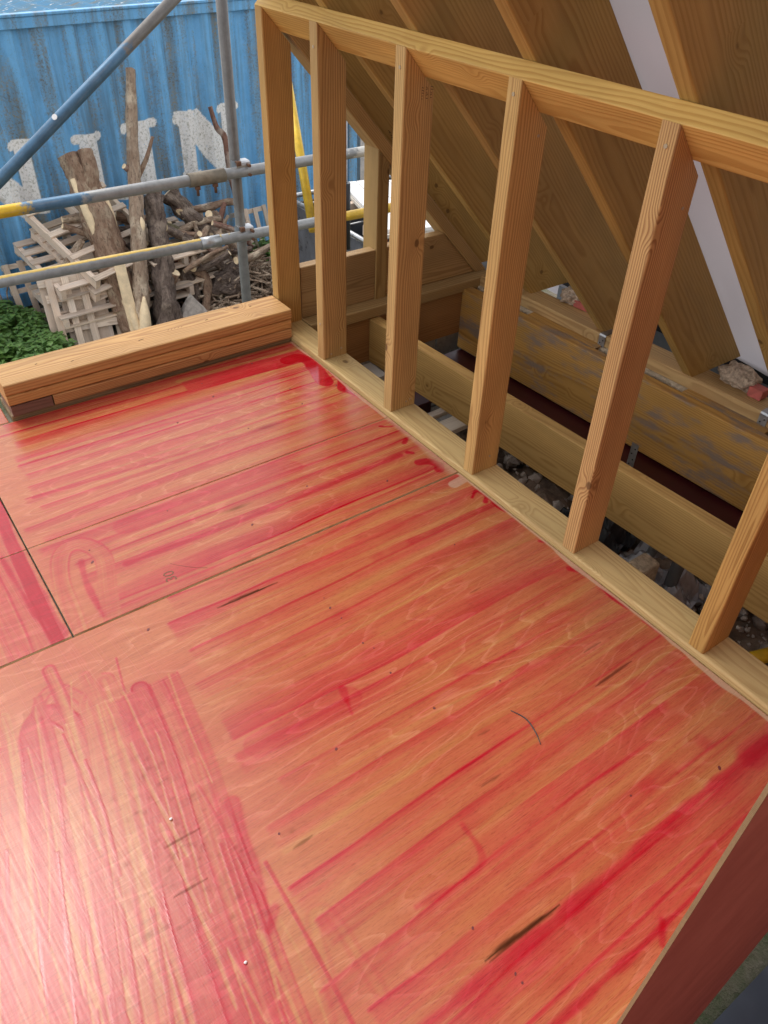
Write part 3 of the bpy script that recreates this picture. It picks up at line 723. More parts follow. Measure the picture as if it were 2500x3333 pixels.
def sheet(which, x0, x1, y0, y1, label, step=.0026):
    nx = max(2, int((x1 - x0) / step)); ny = max(2, int((y1 - y0) / step))
    xs = np.linspace(x0, x1, nx); ys = np.linspace(y0, y1, ny)
    X, Y = np.meshgrid(xs, ys, indexing='ij')
    D, Zn, Mk, Pl = paint_field(X, Y, which)
    nv = nx * ny
    z = np.full(nv, ZD)
    co = np.stack([X.ravel(), Y.ravel(), z], 1)
    i, j = np.meshgrid(np.arange(nx - 1), np.arange(ny - 1), indexing='ij'); a = (i * ny + j).ravel()
    quads = np.stack([a, a + ny, a + ny + 1, a + 1], 1)
    # border ring and underside
    ring = np.concatenate([np.arange(nx) * ny, (nx - 1) * ny + np.arange(1, ny), (np.arange(nx - 2, -1, -1)) * ny + ny - 1, np.arange(ny - 2, 0, -1)])
    low = co[ring].copy(); low[:, 2] = ZD - .0175
    m = len(ring); li = nv + np.arange(m)
    side = np.stack([ring, li, np.roll(li, -1), np.roll(ring, -1)], 1)
    allco = np.concatenate([co, low]); q = np.concatenate([quads, side])
    me = bpy.data.meshes.new('plywood_sheet')
    me.vertices.add(len(allco)); me.vertices.foreach_set('co', allco.ravel())
    me.loops.add(q.size); me.loops.foreach_set('vertex_index', q.ravel().astype(np.int32))
    me.polygons.add(len(q)); me.polygons.foreach_set('loop_start', np.arange(0, q.size, 4, dtype=np.int32))
    mi = np.zeros(len(q), np.int32); mi[len(quads):] = 1
    me.materials.append(DM); me.materials.append(M['ply_edge']); me.polygons.foreach_set('material_index', mi)
    me.update(calc_edges=True)
    for nm, arr in (('paint', D), ('zone', Zn), ('mark', Mk), ('pale', Pl)):
        at = me.attributes.new(nm, 'FLOAT', 'POINT'); at.data.foreach_set('value', np.concatenate([arr.ravel(), arr.ravel()[ring]]).astype(np.float32))
    o = bpy.data.objects.new('plywood_sheet', me); o['label'] = label
    return setw(o, Matrix.Identity(4), deck)
XE = -.0065
s_main = sheet('main', -1.62, XE, -.5595, .6948, 'largest red stained plywood sheet with the long dark resin streaks')
s_mid = sheet('mid', -1.1355, XE, .7010, 1.0475, 'narrow plywood sheet between two seams with a looped brush mark')
s_far = sheet('far', -1.1355, XE, 1.0500, 1.6600, 'plywood sheet against the timber kerb with wet crimson patch')
s_l1 = sheet('left1', -1.62, -1.1400, .7010, 1.0475, 'red plywood sheet beyond the lengthwise seam, near half')
s_l2 = sheet('left2', -1.62, -1.1400, 1.0500, 1.9000, 'red plywood sheet beyond the lengthwise seam, far half')
s_l3 = sheet('left3', -1.1365, -1.0130, 1.6650, 1.9000, 'small red plywood piece past the end of the kerb')
# nail dimples
g2 = random.Random(12)
for (sh, x0, x1, y0, y1, nn) in [(s_main, -1.0, -.03, -.45, .66, 17), (s_mid, -1.08, -.04, .72, 1.03, 6), (s_far, -1.0, -.04, 1.08, 1.62, 8)]:
    for q in range(nn):
        x = round(g2.uniform(x0, x1) / .2) * .2 + g2.uniform(-.02, .02); x = min(max(x, x0), x1)
        disc('nail_hole', (x, g2.uniform(y0, y1), ZD), g2.uniform(.0016, .0030), M['nail'], sh, sx=g2.uniform(.8, 1.9), th=.0006)
# pencilled 30 and a pencil tick
def text_mesh(txt, size, mat, mw, parent, name):
    cu = bpy.data.curves.new(name, 'FONT'); cu.body = txt; cu.size = size; cu.extrude = .0002; cu.resolution_u = 2
    tmp = bpy.data.objects.new(name + '_tmp', cu); COL.objects.link(tmp)
    me = bpy.data.meshes.new_from_object(tmp); bpy.data.objects.remove(tmp); me.materials.append(mat)
    return setw(bpy.data.objects.new(name, me), mw, parent)
text_mesh('30', .044, M['pencil'], Matrix.Translation((-.868, .738, ZD + .0002)) @ Matrix.Rotation(R(84), 4, 'Z') @ Matrix.Diagonal((.9, .9, 1, 1)), s_mid, 'pencil_number')
pt = [(-.86 + .07 * t, .80 - .085 * t + .02 * t * t, ZD + .0001, .0005) for t in np.linspace(0, 1, 5)]
tube('pencil_line', pt, M['pencil'], s_mid, n=10, seg=5)
o = tube('loose_fibre', [(-.452, -.012, ZD + .001, .0008), (-.440, -.045, ZD + .0012, .0014), (-.446, -.08, ZD + .0012, .0013), (-.458, -.108, ZD + .001, .0008)], M['black'], n=14, seg=6)
tag(o, 'thin curved black bristle lying on the red deck', 'bristle')
for i, (x, y) in enumerate([(-1.137, .164), (-1.139, -.132)]):
    o = lump('white_chip', (x, y, ZD + .0025), (.003, .0025, .002), M['white'], i, 2, .2)
    tag(o, ['tiny white chip among the dark spots on the red deck', 'tiny white chip beside the short hairpin brush mark'][i], 'chip', 'white chips on the deck')

# upright sheet beside the camera
def redface():
    k = NT('red_primed_sheet'); tc = k.n('TexCoord', out=3)
    a = k.noise(tc, 7, 6, .65); b = k.noise(k.vm('MULTIPLY', tc, (60, 8, 8)), 1, 4, .7)
    c = k.mix(k.rng(a, .35, .7), (.42, .095, .07), (.54, .15, .115))
    c = k.mix(k.rng(b, .62, .8, 0, .5), c, (.40, .16, .13))
    x = k.n('SeparateXYZ', {0: tc}, 0)
    return k.done(k.bsdf(Base_Color=c, Roughness=.6, Specular_IOR_Level=.3))
vs = []; fs = []; n = 30
for i in range(n + 1):
    for j in range(n + 1):
        vs.append((-.75 + 2.0 * i / n, -1.90 + 1.32 * j / n, GZ + .05 + .03 * mnoise.noise(Vector((i * .35, j * .35, 2))) + .015 * mnoise.noise(Vector((i * .9, j * .9, 5)))))
for i in range(n):
    for j in range(n):
        a = i * (n + 1) + j; fs.append((a, a + n + 1, a + n + 2, a + 1))
tag(meshobj('added_dark_sheet', vs, fs, plain('added_sheet_navy', (.018, .022, .035), .5, 0, 6, .3), smooth=True), 'crumpled dark navy sheet added on the ground to darken the corner below the upright sheet', 'added_dark_sheet')  # invented sheet, added to make the corner under the panel dark
up = thing('upright_sheet', 'upright red primed plywood sheet with bare sawn edge beside the deck', 'plywood sheet', (-.42, -.5625, GZ))
timber('panel', (-.842, -.5625, -.45), (-.012, -.5625, -.45), .0038, 3.38, (0, 0, 1), redface(), up, r=.0005, seg=1)
timber('sawn_edge', (-.8440, -.5625, -.45), (-.8425, -.5625, -.45), .0040, 3.38, (0, 0, 1), wood('panel_edge', (.34, .20, .10), (.2, .1, .05), 600, .0, .4), up, r=.0005, seg=1)

# ------------------------------------------------------------------ scaffold
def tube_material(name, stops, stripe=None, wear=.5):
    """stops: (x metres along the tube, colour); stripe: colour of a lengthwise paint line on the top, up to x."""
    k = NT(name); tc = k.n('TexCoord', out=3); x = k.n('SeparateXYZ', {0: tc}, 0); z = k.n('SeparateXYZ', {0: tc}, 2)
    nz = k.noise(tc, 26, 5, .65); sc = k.noise(k.vm('MULTIPLY', tc, (6, 90, 90)), 1, 4, .7)
    xx = k.ma('ADD', x, k.ma('MULTIPLY_ADD', nz, .24, -.12))
    col = stops[0][1]; col = k.mix(0.0, col, col)
    for (p, c) in stops[1:]:
        col = k.mix(k.rng(xx, p - .02, p + .02), col, c)
    col = k.mix(k.rng(sc, .50, .74, 0, wear), col, (.30, .29, .27))
    if stripe:
        sc_, xe = stripe
        f = k.ma('MULTIPLY', k.rng(k.ma('ADD', z, k.ma('MULTIPLY_ADD', nz, .010, -.005)), .0190, .0205), k.ma('LESS_THAN', xx, xe))
        col = k.mix(k.ma('MULTIPLY', f, .9), col, sc_)
    v = k.rng(nz, .3, .7, .8, 1.15); col = k.n('HueSaturation', {'Value': v, 'Color': col})
    return k.done(k.bsdf(Base_Color=col, Metallic=.35, Roughness=k.rng(sc, .3, .7, .38, .58), Normal=k.bump(sc, .2, .002)))
GREY = (.27, .27, .265); YEL = (.62, .38, .02); BLU = (.07, .155, .25); WHT = (.60, .57, .50); DGR = (.15, .135, .12)
scf = thing('scaffold', 'weathered scaffold guard rails of grey, yellow and blue tube beyond the kerb', 'scaffold', (.4, 2.8, GZ))
TR = .0242
m1 = tube_material('tube_top_rail', [(0, YEL), (1.02, BLU), (1.27, GREY), (2.62, WHT)])
m2 = tube_material('tube_low_rail', [(0, GREY), (2.42, YEL)], ((.52, .34, .05), 1.88))
m3 = tube_material('tube_standard', [(0, (.20, .20, .19)), (2.2, (.13, .12, .11))], ((.50, .33, .04), 2.05), wear=.3)
m4 = tube_material('tube_blue_brace', [(0, BLU), (1.27, DGR)], wear=.35)
m5 = tube_material('tube_yellow', [(0, (.62, .40, .03))], wear=.25)
tube('ledger', [(-1.6, 2.80, .232, TR), (1.9, 2.80, .229, TR)], m1, scf, n=2, seg=24)
tube('ledger', [(-1.6, 2.80, -.028, TR), (1.75, 2.80, -.088, TR)], m2, scf, n=2, seg=24)
tube('standard', [(.392, 2.852, GZ, TR), (.405, 2.852, 1.6, TR)], m3, scf, n=2, seg=24)
tube('brace', [(-1.02, 2.93, .03, TR), (.62, 3.14, 1.08, TR)], m4, scf, n=2, seg=24)
tube('brace', [(1.06, 3.505, .465, TR), (.88, 2.965, -.185, TR)], m5, scf, n=2, seg=24)
tube('standard', [(1.125, 3.02, -.78, .009), (1.125, 3.02, .55, .009)], M['steel'], scf, n=2, seg=12)
tube('rubber_sleeve', [(1.118, 3.0, -.34, .020), (1.118, 3.0, .02, .020)], M['black'], scf, n=2, seg=12)
def coupler(c, parent):
    o = boxo('coupler', c, (.072, .070, .070), M['steel'], parent, r=.016)
    for dz in (-.02, .02):
        tube('bolt', [(c[0] + .02, c[1] - .028, c[2] + dz, .007), (c[0] + .02, c[1] - .058, c[2] + dz, .007)], M['rust'], o, n=2, seg=8)
    boxo('nut', (c[0] - .025, c[1] - .03, c[2] + .03), (.022, .022, .02), M['rust'], o, r=.003)
    return o
coupler((.413, 2.825, .240), scf); coupler((.405, 2.825, -.060), scf)
sv = tube('sleeve', [(.14, 2.80, .2305, .0305), (.315, 2.80, .2303, .0305)], plain('worn_sleeve', (.20, .165, .12), .6, .4, 30, .35), scf, n=2, seg=24)
for x in (.175, .262):
    tube('bolt', [(x, 2.79, .205, .007), (x, 2.79, .162, .007)], M['rust'], sv, n=2, seg=8)
    boxo('nut', (x, 2.79, .196), (.02, .02, .016), M['rust'], sv, r=.003)
tube('sleeve', [(.16, 2.80, -.0600, .0275), (.26, 2.80, -.0618, .0275)], M['steel'], scf, n=2, seg=24)
disc('paint_chip', (-.33, 2.93 + .085 - .03, .505), .012, M['white'], scf, (-.6, -.6, .5))

# ------------------------------------------------------------------ blue shipping container
def seg_dist(U, Zz, a, b):
    dx, dz = b[0] - a[0], b[1] - a[1]; t = np.clip(((U - a[0]) * dx + (Zz - a[1]) * dz) / (dx * dx + dz * dz + 1e-9), 0, 1)
    return np.hypot(U - a[0] - t * dx, Zz - a[1] - t * dz)
def letters(U, Zz):
    L = np.zeros(U.shape, bool)
    cap = lambda a, b, r: seg_dist(U, Zz, a, b) < r
    stem = lambda u, w_, z1, z0: (np.abs(U - u) < w_ / 2) & (Zz < z1) & (Zz > z0)
    def dia(u0, z0, u1, z1, hw):
        nx, nz = (z1 - z0), -(u1 - u0); l = math.hypot(nx, nz); s_ = ((U - u0) * nx + (Zz - z0) * nz) / l
        return (np.abs(s_) < hw) & (Zz < max(z0, z1)) & (Zz > min(z0, z1)) & (U > u0 - .1) & (U < u1 + .1)
    # N
    L |= stem(-.075, .125, -.68, -1.31) | cap((-.155, -.695), (.025, -.685), .040) | dia(-.66, -.64, -.06, -1.31, .115) | stem(-.60, .10, -.66, -1.28) | cap((-.70, -.69), (-.60, -.67), .04) | cap((-.68, -1.29), (-.52, -1.29), .035)
    # L
    L |= stem(.555, .175, -.70, -1.33) | cap((.44, -.735), (.665, -.725), .040) | cap((.46, -1.31), (.85, -1.31), .035)
    # I
    L |= stem(1.105, .215, -.68, -1.33) | cap((.935, -.705), (1.255, -.69), .045) | cap((.95, -1.31), (1.26, -1.31), .035)
    # N
    L |= stem(1.61, .135, -.66, -1.24) | cap((1.515, -.700), (1.66, -.665), .046) | cap((1.55, -1.235), (1.70, -1.235), .032) | dia(1.60, -.625, 2.16, -1.33, .135) | stem(2.105, .12, -.64, -1.33) | cap((2.015, -.665), (2.20, -.645), .038)
    return L.astype(float)
def corr(u):
    t = (u / .272) % 1.0; d = .046
    if t < .26: return 0.0
    if t < .50: return d * (t - .26) / .24
    if t < .76: return d
    return d * (1 - (t - .76) / .24)
def container_material():
    k = NT('blue_container'); tc = k.n('TexCoord', out=3)
    A = k.n('Attribute', out=2, attribute_name='letter')
    st = k.noise(k.vm('MULTIPLY', tc, (9, 2, .55)), 1, 5, .65); st2 = k.noise(k.vm('MULTIPLY', tc, (3.2, 2, .35)), 1, 3, .6)
    fn = k.noise(tc, 55, 6, .75); mid = k.noise(tc, 9, 5, .65)
    blue = k.mix(k.rng(mid, .3, .7), (.13, .40, .70), (.18, .47, .78))
    blue = k.mix(k.rng(st, .46, .68, 0, .75), blue, (.09, .16, .22))
    grime = k.noise(k.vm('MULTIPLY', tc, (5.5, 2, .30)), 1.0, 4, .65)
    gm = k.rng(grime, .50, .66)
    blue = k.mix(k.ma('MULTIPLY', gm, .72), blue, (.15, .17, .16))
    lich = k.ma('MULTIPLY', k.rng(fn, .50, .58), k.rng(grime, .46, .60, .06, 1.0))
    blue = k.mix(k.ma('MULTIPLY', lich, .8), blue, k.mix(k.rng(mid, .45, .6), (.13, .11, .07), (.30, .21, .07)))
    spots = k.rng(k.noise(tc, 75, 3, .7), .64, .69)
    blue = k.mix(k.ma('MULTIPLY', spots, .6), blue, (.13, .12, .09))
    wn = k.noise(tc, 42, 6, .75)
    wh = k.mix(k.rng(wn, .50, .66), (.88, .86, .82), (.40, .38, .30))
    wh = k.mix(k.rng(mid, .60, .70, 0, .5), wh, (.22, .20, .11))
    lm = k.ma('MULTIPLY', A, k.rng(k.noise(tc, 70, 4, .7), .30, .38))
    col = k.mix(lm, blue, wh)
    return k.done(k.bsdf(Base_Color=col, Roughness=k.rng(mid, .3, .7, .42, .6), Normal=k.bump(fn, .35, .006)))
def roof_material():
    k = NT('container_roof'); tc = k.n('TexCoord', out=3)
    a = k.noise(k.vm('MULTIPLY', tc, (3, 9, 3)), 1, 5, .7); b = k.noise(tc, 20, 5, .7)
    c = k.mix(k.rng(a, .4, .65), (.06, .19, .32), (.11, .16, .18))
    c = k.mix(k.rng(b, .60, .66), c, (.50, .53, .54)); c = k.mix(k.rng(a, .62, .7), c, (.22, .14, .08))
    return k.done(k.bsdf(Base_Color=c, Roughness=.85, Specular_IOR_Level=.15))
CM = container_material()
CA = math.atan2(.1133, .9936); CH = .24
cont = thing('shipping_container', 'weathered blue corrugated shipping container with faded white serif lettering', 'container', (.532, 7.302, GZ))
CW = Matrix.Translation((.532, 7.302, 0)) @ Matrix.Rotation(CA, 4, 'Z')
us = np.unique(np.round(np.concatenate([np.arange(-3.0, -.95, .034), np.arange(-.95, 2.55, .0105), np.arange(2.55, 3.74, .034), [3.74]]), 4))
zs = np.concatenate([np.arange(-1.99, -1.40, .04), np.arange(-1.40, -.58, .0105), np.arange(-.58, .18, .03), [.195]])
zs = np.unique(np.round(zs, 4)); zs = zs[zs >= -1.99]
U, Zz = np.meshgrid(us, zs, indexing='ij'); Dp = np.array([corr(u) for u in us])[:, None] * np.ones_like(U) + .004
co = np.stack([U, Dp, Zz], -1).reshape(-1, 3); nz_ = len(zs)
fs = [(i * nz_ + j, (i + 1) * nz_ + j, (i + 1) * nz_ + j + 1, i * nz_ + j + 1) for i in range(len(us) - 1) for j in range(nz_ - 1)]
sp = meshobj('side_panel', co, fs, CM, cont, CW)
at = sp.data.attributes.new('letter', 'FLOAT', 'POINT'); at.data.foreach_set('value', letters(U, Zz).ravel().astype(np.float32))
def cbox(name, u0, u1, v0, v1, z0, z1, mat=None, r=.006):
    c = CW @ Vector(((u0 + u1) / 2, (v0 + v1) / 2, (z0 + z1) / 2)); d = (CW.to_3x3() @ Vector((1, 0, 0))) * (u1 - u0) / 2
    return timber(name, c - d, c + d, v1 - v0, z1 - z0, (0, 0, 1), mat or CM, cont, r=r)
cbox('top_rail', -3.04, 3.78, -.022, .05, .19, .275); cbox('rail_cap', -3.04, 3.78, -.035, .045, .2755, .30)
cbox('bottom_rail', -3.04, 3.78, -.02, .06, -2.13, -1.985)
cbox('corner_post', 3.735, 3.86, -.026, .10, -2.13, .19); cbox('corner_post', -3.16, -3.035, -.026, .10, -2.13, .19)
cbox('end_wall', 3.80, 3.84, .105, 2.40, -2.10, .20); cbox('end_wall', -3.14, -3.10, .105, 2.40, -2.10, .20); cbox('back_wall', -3.1, 3.79, 2.36, 2.42, -2.10, .20)
us2 = np.arange(-3.04, 3.79, .034); vs = []; fs = []
for u in us2:
    for v in (.046, 1.2, 2.40): vs.append((u, v, .278 + .022 * (.5 + .5 * math.sin(u * 2 * math.pi / .21))))
for i in range(len(us2) - 1):
    for j in range(2): a = 3 * i + j; fs.append((a, a + 3, a + 4, a + 1))
meshobj('roof_panel', vs, fs, roof_material(), cont, CW)

# ------------------------------------------------------------------ wood pile
def bark(name, c1, c2, c3, rough=1.0):
    k = NT(name); tc = k.n('TexCoord', out=3)
    a = k.noise(k.vm('MULTIPLY', tc, (7, 26, 26)), 1, 6, .7); b = k.noise(tc, 6, 4, .6); d = k.noise(k.vm('MULTIPLY', tc, (18, 60, 60)), 1, 4, .7)
    c = k.mix(k.rng(a, .35, .65), c2, c1)
    c = k.mix(k.rng(b, .52, .66), c, c3)
    c = k.mix(k.rng(d, .54, .68, 0, .85), c, (c2[0] * .35, c2[1] * .4, c2[2] * .4))
    return k.done(k.bsdf(Base_Color=c, Roughness=.92, Normal=k.bump(k.ma('ADD', a, k.ma('MULTIPLY', d, .6)), 1.0, .045 * rough)))
M['bark_brown'] = bark('bark_brown', (.44, .29, .19), (.25, .14, .085), (.52, .385, .26))
M['bark_dark'] = bark('bark_dark', (.32, .235, .18), (.11, .07, .052), (.42, .32, .24), 1.6)
M['bark_pale'] = bark('bark_pale', (.52, .385, .27), (.30, .19, .12), (.74, .59, .42))
M['bark_red'] = bark('bark_red', (.33, .17, .115), (.20, .09, .06), (.48, .36, .28))
M['bark_olive'] = bark('bark_olive', (.25, .22, .12), (.14, .115, .06), (.34, .29, .20))
M['heart'] = plain('fresh_heartwood', (.78, .60, .37), .8, 0, 14, .18, .4)
LOGS = [
 ('split_log', 'bark_brown', 'thick forked log with bark stripped to pale wood, leaning in front of the container', 'log', [(0.779, 7.0, -0.747, 0.10), (0.838, 6.7, -1.264, 0.145), (0.83, 6.2, -2.13, 0.12)]),
 ('pole', 'bark_pale', 'tall slender pole with peeling bark leaning highest against the container', 'log', [(1.552, 7.25, -0.171, 0.045), (1.349, 6.95, -0.75, 0.054), (1.108, 6.5, -1.337, 0.068), (0.86, 6.1, -2.14, 0.078)]),
 ('log', 'bark_dark', 'stout dark upright log with a cut side stub', 'log', [(1.399, 6.75, -1.137, 0.078), (1.277, 6.45, -1.528, 0.09), (1.137, 6.1, -2.13, 0.124)]),
 ('log', 'bark_dark', 'rugged dark log lying diagonally across the heap', 'log', [(1.603, 6.9, -1.172, 0.088), (1.737, 6.8, -1.365, 0.085), (1.926, 6.7, -1.60, 0.074)]),
 ('branch', 'bark_brown', 'flaky brown branch lying level behind the diagonal log', 'branch', [(1.797, 7.1, -1.408, 0.026), (2.041, 7.1, -1.468, 0.032), (2.255, 7.1, -1.438, 0.034), (2.469, 7.1, -1.464, 0.042)]),
 ('branch', 'bark_red', 'thin crooked reddish branch standing by the scaffold upright', 'branch', [(2.367, 7.4, -0.591, 0.021), (2.392, 7.35, -0.777, 0.026), (2.449, 7.3, -0.879, 0.031), (2.425, 7.2, -1.173, 0.033), (2.422, 7.1, -1.437, 0.037), (2.33, 6.8, -2.14, 0.039)]),
 ('log', 'bark_pale', 'pale mottled log resting on the twig litter', 'log', [(2.046, 6.9, -1.448, 0.055), (2.133, 6.75, -1.679, 0.064), (2.227, 6.55, -2.09, 0.056)]),
 ('branch', 'bark_red', 'short pinkish branch stub poking up beside the pale log', 'branch', [(2.148, 6.8, -1.335, 0.022), (2.046, 6.75, -1.474, 0.034), (1.934, 6.7, -1.63, 0.037)]),
 ('branch', 'bark_olive', 'olive green branch with a pale knot beside the dark upright log', 'branch', [(1.451, 6.75, -1.417, 0.034), (1.578, 6.7, -1.479, 0.036), (1.731, 6.65, -1.62, 0.036)]),
 ('branch', 'bark_olive', 'lower olive branch lying level behind the lower rail', 'branch', [(1.268, 6.6, -1.654, 0.034), (1.481, 6.6, -1.67, 0.041), (1.703, 6.6, -1.664, 0.037)]),
 ('root', 'bark_brown', 'crooked root bending down to the ground beside the pointed stone', 'root', [(1.491, 6.5, -1.629, 0.054), (1.594, 6.45, -1.768, 0.05), (1.679, 6.4, -1.888, 0.046), (1.625, 6.3, -2.017, 0.041), (1.514, 6.15, -2.14, 0.041)]),
 ('log', 'bark_dark', 'dark short log between the upright log and the root', 'log', [(1.451, 6.6, -1.706, 0.055), (1.501, 6.5, -1.823, 0.075), (1.544, 6.4, -2.12, 0.093)]),
 ('split_log', 'bark_pale', 'half log with pale torn end lying on the tilted pallet', 'log', [(0.551, 6.85, -1.233, 0.028), (0.679, 6.85, -1.247, 0.043), (0.835, 6.85, -1.283, 0.043)]),
 ('branch', 'bark_brown', 'smooth brown branch under the pale half log', 'branch', [(0.528, 6.8, -1.274, 0.024), (0.626, 6.8, -1.325, 0.03), (0.746, 6.75, -1.383, 0.03)]),
 ('bark_roll', 'bark_brown', 'upper curled piece of bark beside the forked log', 'bark', [(0.736, 6.7, -1.237, 0.053), (0.763, 6.6, -1.389, 0.05)]),
 ('bark_roll', 'bark_red', 'lower reddish curl of bark beside the forked log', 'bark', [(0.777, 6.6, -1.426, 0.044), (0.774, 6.5, -1.539, 0.045)]),
 ('log', 'bark_brown', 'short brown log leaning on the slatted pallet', 'log', [(0.733, 6.5, -1.566, 0.056), (0.733, 6.4, -1.73, 0.06), (0.734, 6.28, -1.95, 0.056)]),
 ('branch', 'bark_dark', 'dark slanting branch above the stump', 'branch', [(1.578, 6.6, -1.501, 0.038), (1.734, 6.5, -1.637, 0.041), (1.982, 6.45, -1.93, 0.038)]),
 ('branch', 'bark_pale', 'thin pale stick bridging the tilted pallet and the forked log', 'branch', [(0.714, 6.95, -1.148, 0.015), (0.765, 6.9, -1.226, 0.02), (0.84, 6.85, -1.301, 0.02)]),
 ('branch', 'bark_olive', 'thin straight stick leaning beyond the scaffold upright', 'branch', [(2.524, 7.2, -1.719, 0.018), (2.548, 7.0, -1.839, 0.019), (2.557, 6.8, -2.14, 0.02)]),
 ('log', 'bark_brown', 'brown log lying level behind the tall pole', 'log', [(1.504, 6.95, -1.414, 0.05), (1.289, 6.95, -1.412, 0.05), (1.091, 7.0, -1.334, 0.04)]),
]
for i, (nm, mt, lab, cat, pts) in enumerate(LOGS):
    t = thing(nm, lab, cat, pts[-1][:3], 'logs and branches in the wood heap')
    nseg = 40 if len(pts) > 2 else 16
    tube('stem', pts, M[mt], t, n=nseg, seg=24, rough=.02, lump=.17 if 'dark' in mt else .08, mats=[M[mt], M['heart']], seed=i + 20)
    if i == 0:
        tube('fork', [(0.90, 6.93, -0.70, .062), (.885, 6.86, -.85, .074), (.84, 6.8, -1.03, .075)], M[mt], t, n=12, seg=18, rough=.03, lump=.05, mats=[M[mt], M['heart']], seed=91)
        tube('bare_wood', [(.715, 6.83, -.90, .026), (.745, 6.655, -1.20, .042), (.775, 6.475, -1.58, .006)], M['heart'], t, n=10, seg=10, lump=.08, seed=92)
        tube('bare_wood', [(.905, 6.84, -.93, .020), (.955, 6.70, -1.16, .026), (.955, 6.58, -1.40, .006)], M['heart'], t, n=8, seg=10, lump=.08, seed=93)
        tube('bare_wood', [(.80, 6.42, -1.60, .02), (.815, 6.25, -1.85, .048), (.825, 6.09, -2.12, .055)], M['heart'], t, n=8, seg=10, lump=.08, seed=94)
    if i == 1:
        tube('twig', [(1.555, 6.95, -0.675, 0.014), (1.44, 6.9, -0.849, 0.021), (1.31, 6.86, -0.99, 0.028)], M['bark_brown'], t, n=10, seg=10, rough=.03, seed=95)
        tube('twig_stub', [(1.20, 6.84, -.86, .026), (1.29, 6.86, -.94, .034)], M['bark_red'], t, n=3, seg=10, rough=.03, mats=[M['bark_red'], M['heart']], seed=96)
        tube('bare_wood', [(1.305, 6.87, -.80, .016), (1.30, 6.85, -.88, .03), (1.29, 6.82, -.96, .008)], M['heart'], t, n=8, seg=10, seed=97)
        tube('bare_wood', [(1.165, 6.55, -1.20, .01), (1.155, 6.50, -1.28, .035), (1.125, 6.45, -1.36, .008)], M['heart'], t, n=8, seg=10, seed=98)
        tube('bare_wood', [(.945, 6.15, -1.80, .01), (.905, 6.09, -1.95, .05), (.86, 6.03, -2.12, .055)], M['heart'], t, n=8, seg=10, seed=99)
    if i == 2:
        tube('branch_stub', [(1.33, 6.30, -1.70, .055), (1.27, 6.34, -1.82, .06)], M['bark_brown'], t, n=4, seg=14, rough=.03, mats=[M['bark_brown'], M['heart']], seed=88)
        tube('branch_stub', [(1.50, 6.85, -1.08, .05), (1.42, 6.78, -1.17, .06)], M['bark_dark'], t, n=4, seg=14, rough=.05, mats=[M['bark_dark'], M['heart']], seed=89)
gq = random.Random(77)
for q in range(44):
    x = gq.uniform(1.2, 2.35) if q < 34 else gq.uniform(.3, 1.1); y = gq.uniform(6.3, 6.95); top_ = -1.36 - .22 * abs(x - 1.7) - .45 * (6.95 - y) if q < 34 else -1.36 - .5 * (6.95 - y)
    z = top_ + gq.uniform(-.12, .06); an = gq.uniform(0, 3.14); l = gq.uniform(.25, .6); dz = gq.uniform(-.18, .18); r_ = gq.uniform(.014, .04)
    a_ = (x - l / 2 * math.cos(an), y - l / 4 * math.sin(an), max(z - dz, GZ + .04)); b_ = (x + l / 2 * math.cos(an), y + l / 4 * math.sin(an), max(z + dz, GZ + .04))
    m_ = tuple((u + v) / 2 + gq.uniform(-.04, .04) for u, v in zip(a_, b_))
    mt = gq.choice(['bark_dark', 'bark_brown', 'bark_pale', 'bark_red'])
    o = tube('broken_branch', [(*a_, r_), (*m_, r_ * 1.05), (*b_, r_ * .8)], M[mt], n=14, seg=12, rough=.03, lump=.08, mats=[M[mt], M['heart']], seed=500 + q)
    tag(o, 'short broken %s branch lying loose %s' % ({'bark_dark': 'dark', 'bark_brown': 'brown', 'bark_pale': 'pale', 'bark_red': 'reddish'}[mt], 'beside the dark upright log' if q < 34 else 'on the stacked pallets'), 'branch', 'loose broken branches')
o = timber('split_plank', (.83, 6.33, -1.50), (.80, 6.10, -2.14), .10, .03, (0, -1, .3), M['heart'], r=.006)
tag(o, 'pale split plank with nail holes leaning beside the tall pole', 'plank')
# stump, pointed stone, twig litter
st_ = lump('stump', (1.93, 6.42, -1.99), (.24, .20, .17), M['bark_dark'], 31, 4, .28)
tag(st_, 'gnarled dark tree stump lying in front of the pale log', 'stump')
bm = bmesh.new(); pv = [(-.17, -.05, 0), (.17, -.08, 0), (.19, .10, 0), (-.15, .12, 0), (-.01, .02, .29), (-.09, .0, .16), (.10, -.01, .13)]
bv = [bm.verts.new(Vector(v)) for v in pv]; bmesh.ops.convex_hull(bm, input=bv)
bmesh.ops.subdivide_edges(bm, edges=bm.edges[:], cuts=3, use_grid_fill=True)
g3 = random.Random(6)
for v in bm.verts: v.co += Vector((g3.uniform(-1, 1), g3.uniform(-1, 1), g3.uniform(-.5, 1))) * .006
me = bpy.data.meshes.new('pointed_stone'); bm.to_mesh(me); bm.free(); me.materials.append(M['stone'])
o = setw(bpy.data.objects.new('pointed_stone', me), Matrix.Translation((1.40, 6.13, GZ)) @ Matrix.Diagonal((1, 1, .95, 1)))
tag(o, 'pointed speckled grey stone between the dark log and the root', 'stone')
vs = []; fs = []; g3 = random.Random(9)
def stick_into(vs, fs, a, b, r):
    F = frame(a, b - a, (.1, .2, 1)); L = (b - a).length; n0 = len(vs)
    for x in (0, L):
        for q in range(5):
            an = q * 2 * math.pi / 5; vs.append(F @ Vector((x, r * math.cos(an), r * math.sin(an))))
    for q in range(5): fs.append((n0 + q, n0 + (q + 1) % 5, n0 + 5 + (q + 1) % 5, n0 + 5 + q))
    fs.append(tuple(n0 + 4 - q for q in range(5))); fs.append(tuple(n0 + 5 + q for q in range(5)))
